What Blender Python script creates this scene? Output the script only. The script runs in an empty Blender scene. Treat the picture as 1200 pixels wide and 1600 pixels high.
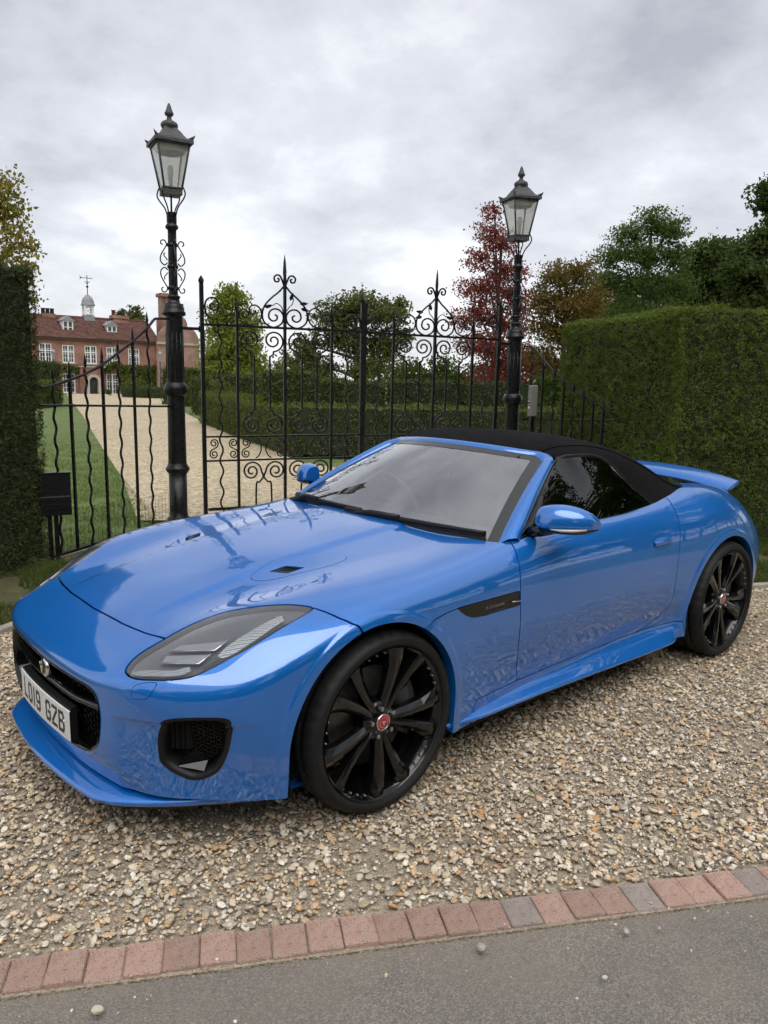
import bpy, bmesh, math, random
import numpy as np
from mathutils import Vector, Matrix, noise as mnoise
random.seed(7); RNG = np.random.default_rng(7)
PI = math.pi
sc = bpy.context.scene
COL = sc.collection

# ------------------------------------------------------------------ camera
CAM = np.array([1.771, 2.8614, 1.5928]); YAW, PITCH, ROLL, FPX = -2.3001, 0.1762, 0.0207, 1208.5
def cam_axes():
    f = np.array([math.cos(PITCH)*math.cos(YAW), math.cos(PITCH)*math.sin(YAW), -math.sin(PITCH)])
    r = np.cross(f, [0, 0, 1]); r /= np.linalg.norm(r); u = np.cross(r, f)
    return r*math.cos(ROLL)+u*math.sin(ROLL), -r*math.sin(ROLL)+u*math.cos(ROLL), f
CR, CU, CF = cam_axes()
cd = bpy.data.cameras.new('camera'); co = bpy.data.objects.new('camera', cd); COL.objects.link(co)
cd.sensor_fit = 'VERTICAL'; cd.sensor_height = 36.0; cd.lens = FPX/1600*36.0
cd.clip_start = 0.05; cd.clip_end = 2000
M = Matrix.Identity(4)
for i in range(3):
    M[i][0], M[i][1], M[i][2], M[i][3] = CR[i], CU[i], -CF[i], CAM[i]
co.matrix_world = M
sc.camera = co

# ------------------------------------------------------------------ sky, sun, exposure
SUN_EL, SUN_AZ = math.radians(62), math.radians(63)     # azimuth measured from +X towards +Y
world = bpy.data.worlds.new('World'); sc.world = world; world.use_nodes = True
wt = world.node_tree; wt.nodes.clear()
def wn(t, **k):
    n = wt.nodes.new(t)
    for a, b in k.items(): setattr(n, a, b)
    return n
def wl(a, b): wt.links.new(a, b)
sky = wn('ShaderNodeTexSky', sky_type='NISHITA', sun_disc=False, sun_elevation=SUN_EL, sun_rotation=PI/2-SUN_AZ)
tc = wn('ShaderNodeTexCoord'); sep = wn('ShaderNodeSeparateXYZ'); wl(tc.outputs['Generated'], sep.inputs[0])
zc = wn('ShaderNodeMath', operation='MAXIMUM'); wl(sep.outputs[2], zc.inputs[0]); zc.inputs[1].default_value = 0.0
za = wn('ShaderNodeMath', operation='ADD'); wl(zc.outputs[0], za.inputs[0]); za.inputs[1].default_value = 0.34
comb = wn('ShaderNodeCombineXYZ')
for i in range(2):
    d = wn('ShaderNodeMath', operation='DIVIDE'); wl(sep.outputs[i], d.inputs[0]); wl(za.outputs[0], d.inputs[1]); wl(d.outputs[0], comb.inputs[i])
wmap = wn('ShaderNodeMapping'); wmap.inputs['Location'].default_value = (3.1, 1.7, .4); wl(comb.outputs[0], wmap.inputs[0])
n1 = wn('ShaderNodeTexNoise'); n1.inputs['Scale'].default_value = 1.5; n1.inputs['Detail'].default_value = 6; n1.inputs['Roughness'].default_value = 0.55; n1.inputs['Distortion'].default_value = 0.25
wl(wmap.outputs[0], n1.inputs['Vector'])
n2 = wn('ShaderNodeTexNoise'); n2.inputs['Scale'].default_value = 4.2; n2.inputs['Detail'].default_value = 5; n2.inputs['Roughness'].default_value = 0.6; wl(wmap.outputs[0], n2.inputs['Vector'])
nmx = wn('ShaderNodeMix'); nmx.inputs[0].default_value = .36; wl(n1.outputs['Fac'], nmx.inputs[2]); wl(n2.outputs['Fac'], nmx.inputs[3])
cr = wn('ShaderNodeValToRGB'); wl(nmx.outputs[0], cr.inputs[0])
el = cr.color_ramp.elements
el[0].position = 0.36; el[0].color = (2.35, 2.37, 2.58, 1)
el[1].position = 0.62; el[1].color = (4.7, 4.74, 4.9, 1)
e = el.new(0.46); e.color = (3.2, 3.23, 3.45, 1)
e = el.new(0.55); e.color = (3.85, 3.88, 4.06, 1)
# the low sky is a little brighter than the cloud base overhead
hr = wn('ShaderNodeMapRange'); wl(sep.outputs[2], hr.inputs[0])
hr.inputs['From Min'].default_value = 0.02; hr.inputs['From Max'].default_value = 0.45; hr.inputs['To Min'].default_value = 1.10; hr.inputs['To Max'].default_value = 0.98
mul = wn('ShaderNodeVectorMath', operation='SCALE'); wl(cr.outputs[0], mul.inputs[0]); wl(hr.outputs[0], mul.inputs['Scale'])
mixw = wn('ShaderNodeMixRGB'); mixw.inputs[0].default_value = 0.90; wl(sky.outputs[0], mixw.inputs[1]); wl(mul.outputs[0], mixw.inputs[2])
bg = wn('ShaderNodeBackground'); bg.inputs['Strength'].default_value = 0.135; wl(mixw.outputs[0], bg.inputs['Color'])
wo = wn('ShaderNodeOutputWorld'); wl(bg.outputs[0], wo.inputs[0])
sd = bpy.data.lights.new('sun', 'SUN'); sd.energy = 1.5; sd.angle = math.radians(60); sd.color = (1.0, 0.965, 0.92)
so = bpy.data.objects.new('sun', sd); COL.objects.link(so)
sdir = Vector((math.cos(SUN_EL)*math.cos(SUN_AZ), math.cos(SUN_EL)*math.sin(SUN_AZ), math.sin(SUN_EL)))
so.rotation_euler = sdir.to_track_quat('Z', 'Y').to_euler(); so.location = (0, 0, 30)
sc.view_settings.view_transform = 'Standard'; sc.view_settings.look = 'None'
sc.view_settings.exposure = 0.68; sc.view_settings.gamma = 1.0; sc.view_settings.use_curve_mapping = False
sc.cycles.use_adaptive_sampling = True; sc.cycles.adaptive_threshold = .03; sc.cycles.adaptive_min_samples = 12
sc.cycles.max_bounces = 5; sc.cycles.diffuse_bounces = 2; sc.cycles.glossy_bounces = 3; sc.cycles.transmission_bounces = 6; sc.cycles.transparent_max_bounces = 12

# ------------------------------------------------------------------ helpers
FH = CF[:2]/np.linalg.norm(CF[:2])
def ray(px, py):
    d = CF + CR*(px-600)/FPX - CU*(py-800)/FPX
    return d
def W(px, py, depth):                 # point seen at a pixel of the photograph at a horizontal depth
    d = ray(px, py); s = depth/(d[:2]@FH); return CAM + d*s
def WXY(px, depth):
    p = W(px, 585+.0207*(px-600), depth); return p[0], p[1]
def pl(px, py, ax, c):
    d = ray(px, py); t = (c-CAM[ax])/d[ax]; return CAM+d*t
def ss(a, b, x):
    t = np.clip((x-a)/(b-a), 0, 1); return t*t*(3-2*t)
def gz(x, y):                          # ground height: level forecourt, gentle fall towards the house
    d = (np.asarray(x)-CAM[0])*FH[0]+(np.asarray(y)-CAM[1])*FH[1]
    return -0.0123*np.maximum(0, d-12)

def tag(o, label, cat, group=None, kind=None):
    if label: o['label'] = label
    if cat: o['category'] = cat
    if group: o['group'] = group
    if kind: o['kind'] = kind
    return o
def structure(o): o['kind'] = 'structure'; return o
def empty(name, loc=(0, 0, 0), rz=0.0, label=None, cat=None, group=None):
    o = bpy.data.objects.new(name, None); COL.objects.link(o); o.location = loc; o.rotation_euler = (0, 0, rz)
    o.empty_display_size = 0.1
    return tag(o, label, cat, group)
def link(name, me, mat=None, parent=None):
    o = bpy.data.objects.new(name, me); COL.objects.link(o)
    if mat is not None and len(me.materials) == 0: me.materials.append(mat)
    if parent is not None: o.parent = parent
    return o
def mesh_np(name, V, F, smooth=False):
    """V (n,3); F array (m,3|4) or list of faces"""
    me = bpy.data.meshes.new(name)
    V = np.asarray(V, np.float32)
    if isinstance(F, np.ndarray):
        k = F.shape[1]; m = len(F)
        me.vertices.add(len(V)); me.vertices.foreach_set('co', V.ravel())
        me.loops.add(m*k); me.loops.foreach_set('vertex_index', F.astype(np.int32).ravel())
        me.polygons.add(m); me.polygons.foreach_set('loop_start', np.arange(0, m*k, k, dtype=np.int32))
        me.update(calc_edges=True); me.validate()
    else:
        me.from_pydata([tuple(v) for v in V.tolist()], [], F); me.update()
    if smooth: me.polygons.foreach_set('use_smooth', np.ones(len(me.polygons), bool))
    return me
def obj(name, V, F, mat, parent=None, smooth=False):
    return link(name, mesh_np(name, V, F, smooth), mat, parent)

class MB:
    """collects simple shapes into one mesh"""
    def __init__(s): s.v = []; s.f = []; s.sm = []
    def add(s, V, F, smooth=False):
        n = len(s.v); s.v += [tuple(map(float, p)) for p in V]
        s.f += [tuple(int(i)+n for i in f) for f in F]; s.sm += [smooth]*len(F); return s
    def box(s, c, d, M3=None, taper=1.0, bev=0.0):
        x, y, z = d[0]/2, d[1]/2, d[2]/2
        if bev:
            b = min(bev, x*.9, y*.9, z*.9); V = []; idx = {}
            bm = bmesh.new(); bmesh.ops.create_cube(bm, size=1.0)
            for v in bm.verts: v.co = (v.co.x*2*x, v.co.y*2*y, v.co.z*2*z)
            bmesh.ops.bevel(bm, geom=bm.edges[:], offset=b, segments=1, affect='EDGES')
            bm.verts.index_update()
            V = [v.co[:] for v in bm.verts]; F = [[v.index for v in f.verts] for f in bm.faces]; bm.free()
        else:
            V = [(-x, -y, -z), (x, -y, -z), (x, y, -z), (-x, y, -z), (-x*taper, -y*taper, z), (x*taper, -y*taper, z), (x*taper, y*taper, z), (-x*taper, y*taper, z)]
            F = [(3, 2, 1, 0), (4, 5, 6, 7), (0, 1, 5, 4), (1, 2, 6, 5), (2, 3, 7, 6), (3, 0, 4, 7)]
        V = np.array(V)
        if M3 is not None: V = V@np.asarray(M3).T
        return s.add(V+np.asarray(c), F)
    def tube(s, P, r, n=8, cap=True, ends=None):
        P = np.asarray(P, float); m = len(P); r = np.broadcast_to(np.asarray(r, float), (m,))
        T = np.gradient(P, axis=0); T /= np.linalg.norm(T, axis=1)[:, None]+1e-12
        ref = np.array([0, 0, 1.]) if abs(T[0][2]) < .9 else np.array([1., 0, 0])
        U = np.cross(T[0], ref); U /= np.linalg.norm(U); V = []
        a = np.arange(n)*2*PI/n
        for i in range(m):
            U = U-T[i]*(U@T[i]); U /= np.linalg.norm(U); B = np.cross(T[i], U)
            V += list(P[i]+r[i]*(np.cos(a)[:, None]*U+np.sin(a)[:, None]*B))
        F = [(i*n+j, i*n+(j+1) % n, (i+1)*n+(j+1) % n, (i+1)*n+j) for i in range(m-1) for j in range(n)]
        s.add(V, F, True)
        if cap:
            k = len(s.v)-m*n
            s.f += [tuple(k+j for j in reversed(range(n))), tuple(k+(m-1)*n+j for j in range(n))]; s.sm += [False, False]
        return s
    def lathe(s, prof, n=24, c=(0, 0, 0), axis='z', cap=False, smooth=True):
        V = []
        for (r, h) in prof:
            for j in range(n):
                a = 2*PI*j/n; q = (r*math.cos(a), r*math.sin(a), h)
                if axis == 'y': q = (q[0], q[2], q[1])
                if axis == 'x': q = (q[2], q[0], q[1])
                V.append((q[0]+c[0], q[1]+c[1], q[2]+c[2]))
        m = len(prof)
        F = [(i*n+j, i*n+(j+1) % n, (i+1)*n+(j+1) % n, (i+1)*n+j) for i in range(m-1) for j in range(n)]
        if axis == 'y': F = [f[::-1] for f in F]
        if cap: F += [tuple(range(n))[::-1], tuple((m-1)*n+j for j in range(n))]
        return s.add(V, F, smooth)
    def prism(s, poly, a, b):          # poly list of (u,v); a,b functions (u,v)->3D for the two ends
        n = len(poly); V = [a(*p) for p in poly]+[b(*p) for p in poly]
        F = [tuple(range(n))[::-1], tuple(range(n, 2*n))]+[(i, (i+1) % n, n+(i+1) % n, n+i) for i in range(n)]
        return s.add(V, F)
    def grid(s, G, smooth=True, flip=False):   # G (a,b,3)
        G = np.asarray(G); a, b = G.shape[:2]
        F = [(i*b+j, i*b+j+1, (i+1)*b+j+1, (i+1)*b+j) for i in range(a-1) for j in range(b-1)]
        if flip: F = [f[::-1] for f in F]
        return s.add(G.reshape(-1, 3), F, smooth)
    def mesh(s, name):
        me = bpy.data.meshes.new(name); me.from_pydata(s.v, [], s.f); me.update()
        me.polygons.foreach_set('use_smooth', np.array(s.sm, bool)); return me
    def build(s, name, mat, parent=None): return link(name, s.mesh(name), mat, parent)

def copy_tree(o, parent=None):
    c = o.copy(); COL.objects.link(c); c.parent = parent
    for ch in list(o.children): copy_tree(ch, c)
    return c
def rot3(ax, a):
    return np.array(Matrix.Rotation(a, 3, ax))
def spline(P, n, closed=False):
    """Catmull-Rom through points, n samples per span"""
    P = np.asarray(P, float); out = []
    m = len(P); R = range(m) if closed else range(m-1)
    for i in R:
        if closed: p0, p1, p2, p3 = P[i-1], P[i], P[(i+1) % m], P[(i+2) % m]
        else:
            p1, p2 = P[i], P[i+1]; p0 = P[i-1] if i > 0 else 2*p1-p2; p3 = P[i+2] if i+2 < m else 2*p2-p1
        for t in np.arange(n)/n:
            out.append(.5*((2*p1)+(-p0+p2)*t+(2*p0-5*p1+4*p2-p3)*t*t+(-p0+3*p1-3*p2+p3)*t**3))
    if not closed: out.append(P[-1])
    return np.array(out)

# ------------------------------------------------------------------ materials
def mat(name, col, rough=.6, metal=0.0, spec=.5, coat=0.0, coat_r=.03, var=None, var_scale=8.0, var_detail=5.0, bump=0.0, bump_scale=80.0, coords='Object', objrand=0.0, emit=None, trans=0.0, ior=1.5, alpha=1.0, sheen=0.0, rough_var=0.0, stretch=None):
    m = bpy.data.materials.new(name); m.use_nodes = True; t = m.node_tree; b = t.nodes['Principled BSDF']
    b.inputs['Base Color'].default_value = (*col, 1); b.inputs['Roughness'].default_value = rough; b.inputs['Metallic'].default_value = metal
    b.inputs['Specular IOR Level'].default_value = spec; b.inputs['Coat Weight'].default_value = coat; b.inputs['Coat Roughness'].default_value = coat_r
    b.inputs['IOR'].default_value = ior; b.inputs['Transmission Weight'].default_value = trans; b.inputs['Alpha'].default_value = alpha
    b.inputs['Sheen Weight'].default_value = sheen
    L = t.links.new; N = t.nodes.new
    if emit: b.inputs['Emission Color'].default_value = (*emit[:3], 1); b.inputs['Emission Strength'].default_value = emit[3]
    vec = None
    if var or bump or rough_var:
        tcn = N('ShaderNodeTexCoord'); vec = tcn.outputs[coords]
        if stretch:
            mp = N('ShaderNodeMapping'); mp.inputs['Scale'].default_value = stretch; L(vec, mp.inputs[0]); vec = mp.outputs[0]
    src = None
    if var:
        n = N('ShaderNodeTexNoise'); n.inputs['Scale'].default_value = var_scale; n.inputs['Detail'].default_value = var_detail; n.inputs['Roughness'].default_value = .62; L(vec, n.inputs['Vector'])
        r = N('ShaderNodeValToRGB'); L(n.outputs['Fac'], r.inputs[0]); e = r.color_ramp.elements
        cols = var if isinstance(var[0], (tuple, list)) else [col, var]
        e[0].position = .32; e[1].position = .68; e[0].color = (*cols[0], 1); e[1].color = (*cols[-1], 1)
        for k, c in enumerate(cols[1:-1]):
            q = e.new(.32+.36*(k+1)/(len(cols)-1)); q.color = (*c, 1)
        src = r.outputs[0]
    if objrand:
        oi = N('ShaderNodeObjectInfo'); mr = N('ShaderNodeMapRange'); L(oi.outputs['Random'], mr.inputs[0]); mr.inputs[3].default_value = 1-objrand; mr.inputs[4].default_value = 1+objrand
        hs = N('ShaderNodeHueSaturation'); L(mr.outputs[0], hs.inputs['Value'])
        if src: L(src, hs.inputs['Color'])
        else: hs.inputs['Color'].default_value = (*col, 1)
        src = hs.outputs[0]
    if src: L(src, b.inputs['Base Color'])
    if bump:
        n = N('ShaderNodeTexNoise'); n.inputs['Scale'].default_value = bump_scale; n.inputs['Detail'].default_value = 4; L(vec, n.inputs['Vector'])
        bp = N('ShaderNodeBump'); bp.inputs['Strength'].default_value = bump; bp.inputs['Distance'].default_value = .02; L(n.outputs['Fac'], bp.inputs['Height']); L(bp.outputs[0], b.inputs['Normal'])
    if rough_var:
        n = N('ShaderNodeTexNoise'); n.inputs['Scale'].default_value = 14; L(vec, n.inputs['Vector'])
        mr = N('ShaderNodeMapRange'); L(n.outputs['Fac'], mr.inputs[0]); mr.inputs[3].default_value = max(0, rough-rough_var); mr.inputs[4].default_value = rough+rough_var; L(mr.outputs[0], b.inputs['Roughness'])
    return m
def glass_mat(name, tint, refl, rough=.0, frost=0.0):
    """thin pane: sees through with a tint, mirrors more at grazing angles"""
    m = bpy.data.materials.new(name); m.use_nodes = True; t = m.node_tree; t.nodes.clear(); L = t.links.new; N = t.nodes.new
    tr = N('ShaderNodeBsdfTransparent'); tr.inputs[0].default_value = (*tint, 1)
    g = N('ShaderNodeBsdfGlossy'); g.inputs['Roughness'].default_value = rough; g.inputs[0].default_value = (1, 1, 1, 1)
    lw = N('ShaderNodeLayerWeight'); lw.inputs[0].default_value = .5
    pw = N('ShaderNodeMath'); pw.operation = 'POWER'; L(lw.outputs['Facing'], pw.inputs[0]); pw.inputs[1].default_value = 3.5
    mr = N('ShaderNodeMapRange'); L(pw.outputs[0], mr.inputs[0]); mr.inputs[3].default_value = refl; mr.inputs[4].default_value = 1.0
    lw = mr
    mx = N('ShaderNodeMixShader'); L(lw.outputs[0], mx.inputs[0]); L(tr.outputs[0], mx.inputs[1]); L(g.outputs[0], mx.inputs[2])
    last = mx
    if frost:
        tl = N('ShaderNodeBsdfTranslucent'); tl.inputs[0].default_value = (.85, .85, .82, 1); df = N('ShaderNodeBsdfDiffuse'); df.inputs[0].default_value = (.8, .8, .76, 1)
        m0 = N('ShaderNodeMixShader'); m0.inputs[0].default_value = .3; L(tl.outputs[0], m0.inputs[1]); L(df.outputs[0], m0.inputs[2])
        last = N('ShaderNodeMixShader'); last.inputs[0].default_value = frost; L(mx.outputs[0], last.inputs[1]); L(m0.outputs[0], last.inputs[2])
    o = N('ShaderNodeOutputMaterial'); L(last.outputs[0], o.inputs[0]); return m
# ================================================================== ground
ED0 = np.array([1.241, .966]); EDD = np.array([-.8660, .5]); EDN = np.array([.5, .8660])     # brick edging: start, run, towards the road
LAMPS = [np.array([-2.03, -4.70]), np.array([-6.11, -3.51])]
GD = np.array([-.9595, .2817]); GL = np.array([-2.31, -4.623]); GR_ = np.array([-5.834, -3.589])       # gate run, hinge stiles
WD = [np.array([.857, .515]), np.array([.39, .921])]                                          # wing fences splay towards the road
def fr(d, l):                      # forecourt frame: depth ahead of the camera, lateral to the right
    rh = np.array([FH[1], -FH[0]]); return CAM[:2]+FH*d+rh*l
def gp(px, py):                    # pixel to ground
    z = 0.0
    for _ in range(25):
        p = pl(px, py, 2, z); z = float(gz(p[0], p[1]))
    return p
def sheet(name, poly, dz, m, sub=None):
    """flat-ish polygon draped on the ground"""
    bm = bmesh.new(); vs = [bm.verts.new((p[0], p[1], 0)) for p in poly]; bm.faces.new(vs)
    if sub:
        for k in range(sub):
            e = [e for e in bm.edges if e.calc_length() > 4.0]
            if e: bmesh.ops.subdivide_edges(bm, edges=e, cuts=1)
        bmesh.ops.triangulate(bm, faces=bm.faces[:])
    if bm.faces and sum(f.normal.z for f in bm.faces) < 0: bmesh.ops.reverse_faces(bm, faces=bm.faces[:])
    bm.normal_update()
    for f in bm.faces:
        if f.normal.z < 0: f.normal_flip()
    for v in bm.verts: v.co.z = float(gz(v.co.x, v.co.y))+dz
    me = bpy.data.meshes.new(name); bm.to_mesh(me); bm.free(); return structure(link(name, me, m))

M_lawn = mat('lawn_grass', (.10, .145, .035), rough=.9, var=[(.075, .115, .026), (.105, .150, .036), (.135, .175, .05)], var_scale=2.2, var_detail=9, bump=.6, bump_scale=60)
def gravel_mat(name, dark, cols, scale, bump=.7):
    m = bpy.data.materials.new(name); m.use_nodes = True; t = m.node_tree; b = t.nodes['Principled BSDF']; N = t.nodes.new; L = t.links.new
    b.inputs['Roughness'].default_value = .85; b.inputs['Specular IOR Level'].default_value = .3
    tcn = N('ShaderNodeTexCoord'); v = N('ShaderNodeTexVoronoi'); v.inputs['Scale'].default_value = scale; L(tcn.outputs['Object'], v.inputs['Vector'])
    sp = N('ShaderNodeSeparateColor'); L(v.outputs['Color'], sp.inputs[0])
    r = N('ShaderNodeValToRGB'); L(sp.outputs[0], r.inputs[0]); e = r.color_ramp.elements; e[0].color = (*cols[0], 1); e[1].color = (*cols[-1], 1)
    for k, c in enumerate(cols[1:-1]): q = e.new((k+1)/(len(cols)-1)); q.color = (*c, 1)
    n = N('ShaderNodeTexNoise'); n.inputs['Scale'].default_value = 1.3; n.inputs['Detail'].default_value = 6; L(tcn.outputs['Object'], n.inputs['Vector'])
    r2 = N('ShaderNodeMapRange'); L(n.outputs['Fac'], r2.inputs[0]); r2.inputs[1].default_value = .35; r2.inputs[2].default_value = .7; r2.inputs[3].default_value = .0; r2.inputs[4].default_value = .55
    mx = N('ShaderNodeMixRGB'); L(r2.outputs[0], mx.inputs[0]); L(r.outputs[0], mx.inputs[1]); mx.inputs[2].default_value = (*dark, 1); L(mx.outputs[0], b.inputs['Base Color'])
    bp = N('ShaderNodeBump'); bp.inputs['Strength'].default_value = bump; bp.inputs['Distance'].default_value = .02; bp.invert = True; L(v.outputs['Distance'], bp.inputs['Height']); L(bp.outputs[0], b.inputs['Normal']); return m
GC = [(.30, .21, .12), (.56, .44, .28), (.20, .15, .10), (.50, .36, .20), (.66, .58, .44), (.36, .27, .17), (.60, .47, .30), (.44, .31, .17)]
M_drive = gravel_mat('drive_gravel', (.38, .31, .20), [(min(.8, c[0]*1.02), min(.8, c[1]*1.10), min(.8, c[2]*1.16)) for c in GC], 24)
M_bed = gravel_mat('gravel_bed', (.28, .235, .18), [(.28, .23, .17), (.44, .37, .28), (.34, .28, .205), (.50, .43, .33), (.23, .19, .145)], 130, .5)
M_tar = mat('tarmac', (.24, .22, .2), rough=.95, var=[(.245, .226, .208), (.315, .286, .252), (.39, .345, .28)], var_scale=1.1, var_detail=10, bump=.9, bump_scale=210)
def tar_specks(m):
    t = m.node_tree; N = t.nodes.new; L = t.links.new; b = t.nodes['Principled BSDF']; src = b.inputs['Base Color'].links[0].from_socket
    tcn = N('ShaderNodeTexCoord'); v = N('ShaderNodeTexVoronoi'); v.inputs['Scale'].default_value = 240; L(tcn.outputs['Object'], v.inputs['Vector'])
    sp = N('ShaderNodeSeparateColor'); L(v.outputs['Color'], sp.inputs[0]); r = N('ShaderNodeValToRGB'); L(sp.outputs[0], r.inputs[0]); e = r.color_ramp.elements
    e[0].color = (.72, .72, .72, 1); e[1].color = (1.45, 1.42, 1.36, 1); e[0].position = .1; e[1].position = .95; q = e.new(.55); q.color = (.95, .95, .95, 1)
    mx = N('ShaderNodeMixRGB'); mx.blend_type = 'MULTIPLY'; mx.inputs[0].default_value = 1; L(src, mx.inputs[1]); L(r.outputs[0], mx.inputs[2]); L(mx.outputs[0], b.inputs['Base Color'])
tar_specks(M_tar)
def tar_dirt(m):      # soil washed off the gravel lies on the tarmac along the pavers
    t = m.node_tree; N = t.nodes.new; L = t.links.new; b = t.nodes['Principled BSDF']; src = b.inputs['Base Color'].links[0].from_socket
    tcn = N('ShaderNodeTexCoord'); dp = N('ShaderNodeVectorMath'); dp.operation = 'DOT_PRODUCT'; L(tcn.outputs['Object'], dp.inputs[0]); dp.inputs[1].default_value = (EDN[0], EDN[1], 0)
    n = N('ShaderNodeTexNoise'); n.inputs['Scale'].default_value = 3.2; n.inputs['Detail'].default_value = 8; L(tcn.outputs['Object'], n.inputs['Vector'])
    ad = N('ShaderNodeMath'); ad.operation = 'MULTIPLY_ADD'; L(n.outputs['Fac'], ad.inputs[0]); ad.inputs[1].default_value = -1.1; L(dp.outputs['Value'], ad.inputs[2])
    c0 = float(ED0@EDN); mr = N('ShaderNodeMapRange'); L(ad.outputs[0], mr.inputs[0]); mr.inputs[1].default_value = c0-.62; mr.inputs[2].default_value = c0-.18; mr.inputs[3].default_value = .6; mr.inputs[4].default_value = .0
    mx = N('ShaderNodeMixRGB'); L(mr.outputs[0], mx.inputs[0]); L(src, mx.inputs[1]); mx.inputs[2].default_value = (.35, .305, .245, 1); L(mx.outputs[0], b.inputs['Base Color'])
tar_dirt(M_tar)
M_brick = mat('paver_red', (.42, .22, .18), rough=.9, var=[(.52, .315, .24), (.64, .41, .325), (.58, .42, .345)], var_scale=22, var_detail=8, bump=.8, bump_scale=330, objrand=.16)
M_brickg = mat('paver_grey', (.32, .27, .25), rough=.9, var=[(.40, .34, .305), (.52, .43, .375)], var_scale=24, var_detail=8, bump=.8, bump_scale=330, objrand=.12)
def speckle(m, amt=.75):
    t = m.node_tree; N = t.nodes.new; L = t.links.new; b = t.nodes['Principled BSDF']; src = b.inputs['Base Color'].links[0].from_socket
    tcn = N('ShaderNodeTexCoord'); v = N('ShaderNodeTexVoronoi'); v.inputs['Scale'].default_value = 260; L(tcn.outputs['Object'], v.inputs['Vector'])
    sp = N('ShaderNodeSeparateColor'); L(v.outputs['Color'], sp.inputs[0]); r = N('ShaderNodeMapRange'); L(sp.outputs[1], r.inputs[0]); r.inputs[1].default_value = .80; r.inputs[2].default_value = .86; r.inputs[4].default_value = amt
    mx = N('ShaderNodeMixRGB'); L(r.outputs[0], mx.inputs[0]); L(src, mx.inputs[1]); mx.inputs[2].default_value = (.55, .46, .40, 1)
    r2 = N('ShaderNodeMapRange'); L(sp.outputs[2], r2.inputs[0]); r2.inputs[1].default_value = .86; r2.inputs[2].default_value = .9; r2.inputs[4].default_value = amt
    mx2 = N('ShaderNodeMixRGB'); L(r2.outputs[0], mx2.inputs[0]); L(mx.outputs[0], mx2.inputs[1]); mx2.inputs[2].default_value = (.10, .075, .065, 1); L(mx2.outputs[0], b.inputs['Base Color'])
speckle(M_brick, .4); speckle(M_brickg, .4)

gnd = [fr(*p) for p in ((-70, -120), (-70, 120), (10, 140), (90, 260), (700, 900), (700, -900), (90, -260), (10, -140))]
sheet('ground', gnd, -.05, M_lawn, 6)
road = [ED0+EDD*s+EDN*o for s, o in ((-40, 0), (60, 0), (60, 5.6), (-40, 5.6))]
sheet('road', road, -.006, M_tar)
fc = [ED0+EDD*-7+EDN*-.06, ED0+EDD*9+EDN*-.06, np.array([-7.4, 1.9]), np.array([-5.7, -3.0]), LAMPS[1]+GD*.2, LAMPS[0]-GD*.2, np.array([-1.2, -4.3]), np.array([3.2, -1.9])]
sheet('forecourt', fc, -.010, M_bed)
dl = [gp(*q)[:2] for q in ((215, 812), (190, 745), (160, 700), (130, 650), (108, 622), (104, 615.5))]
dr = [gp(*q)[:2] for q in ((262, 616), (290, 645), (318, 660), (410, 696), (470, 722), (580, 738), (700, 742))]
drive = dl+dr+[np.array([-6.4, -4.6]), LAMPS[1]-GD*.1, LAMPS[0]+GD*.1]
sheet('driveway', drive, -.006, M_drive, 4)
lawn_in = [LAMPS[0]-GD*.25, np.array([1.6, -2.7]), np.array([14, -12]), np.array([0, -40]), gp(20, 612)[:2], gp(103, 614)[:2]]+dl[::-1]
sheet('lawn', lawn_in, -.016, M_lawn, 4)
vl = [LAMPS[0]+WD[0]*.4, LAMPS[0]+WD[0]*8.5, LAMPS[0]+WD[0]*8.0+np.array([-.515, .857])*.9, LAMPS[0]+WD[0]*2.0+np.array([-.515, .857])*1.02, LAMPS[0]+WD[0]*.6+np.array([-.515, .857])*.35]
M_verge = mat('verge_turf', (.08, .085, .03), rough=.95, var=[(.07, .05, .028), (.085, .085, .03), (.11, .12, .04)], var_scale=5, var_detail=8, bump=.7, bump_scale=90)
sheet('verge', vl, -.002, M_verge)
vr = [np.array(p) for p in ((-6.0, -3.2), (-5.35, -3.0), (-4.75, -1.3), (-4.17, .322), (-10.2, 3.80), (-11, 2.5), (-5.6, -.5))]
sheet('verge', vr, -.002, M_verge)
M_kerb = mat('concrete_edging', (.30, .27, .22), rough=.9, var=(.40, .36, .30), var_scale=14, bump=.4, bump_scale=120)
def kerb(name, a, b, w, label, grp):
    a = np.asarray(a); b = np.asarray(b); d = b-a; L_ = np.linalg.norm(d); ang = math.atan2(d[1], d[0]); n = max(1, int(round(L_/.9)))
    root = empty(name, (*a, 0), ang, label, 'edging', grp)
    for i in range(n):
        MB().box(((i+.5)*L_/n, 0, .0), (L_/n-.006, w, .07), bev=.006).build('edging_block', M_kerb, root)
kerb('verge_edging', vr[3]+np.array([.0, .0]), vr[4], .06, 'pale stone edging along the grass verge behind the rear wheel', 'stone verge edgings')
kerb('verge_edging', vl[3]+(vl[2]-vl[3])*.02, vl[2], .06, 'pale stone edging beside the verge at the far left', 'stone verge edgings')

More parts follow.
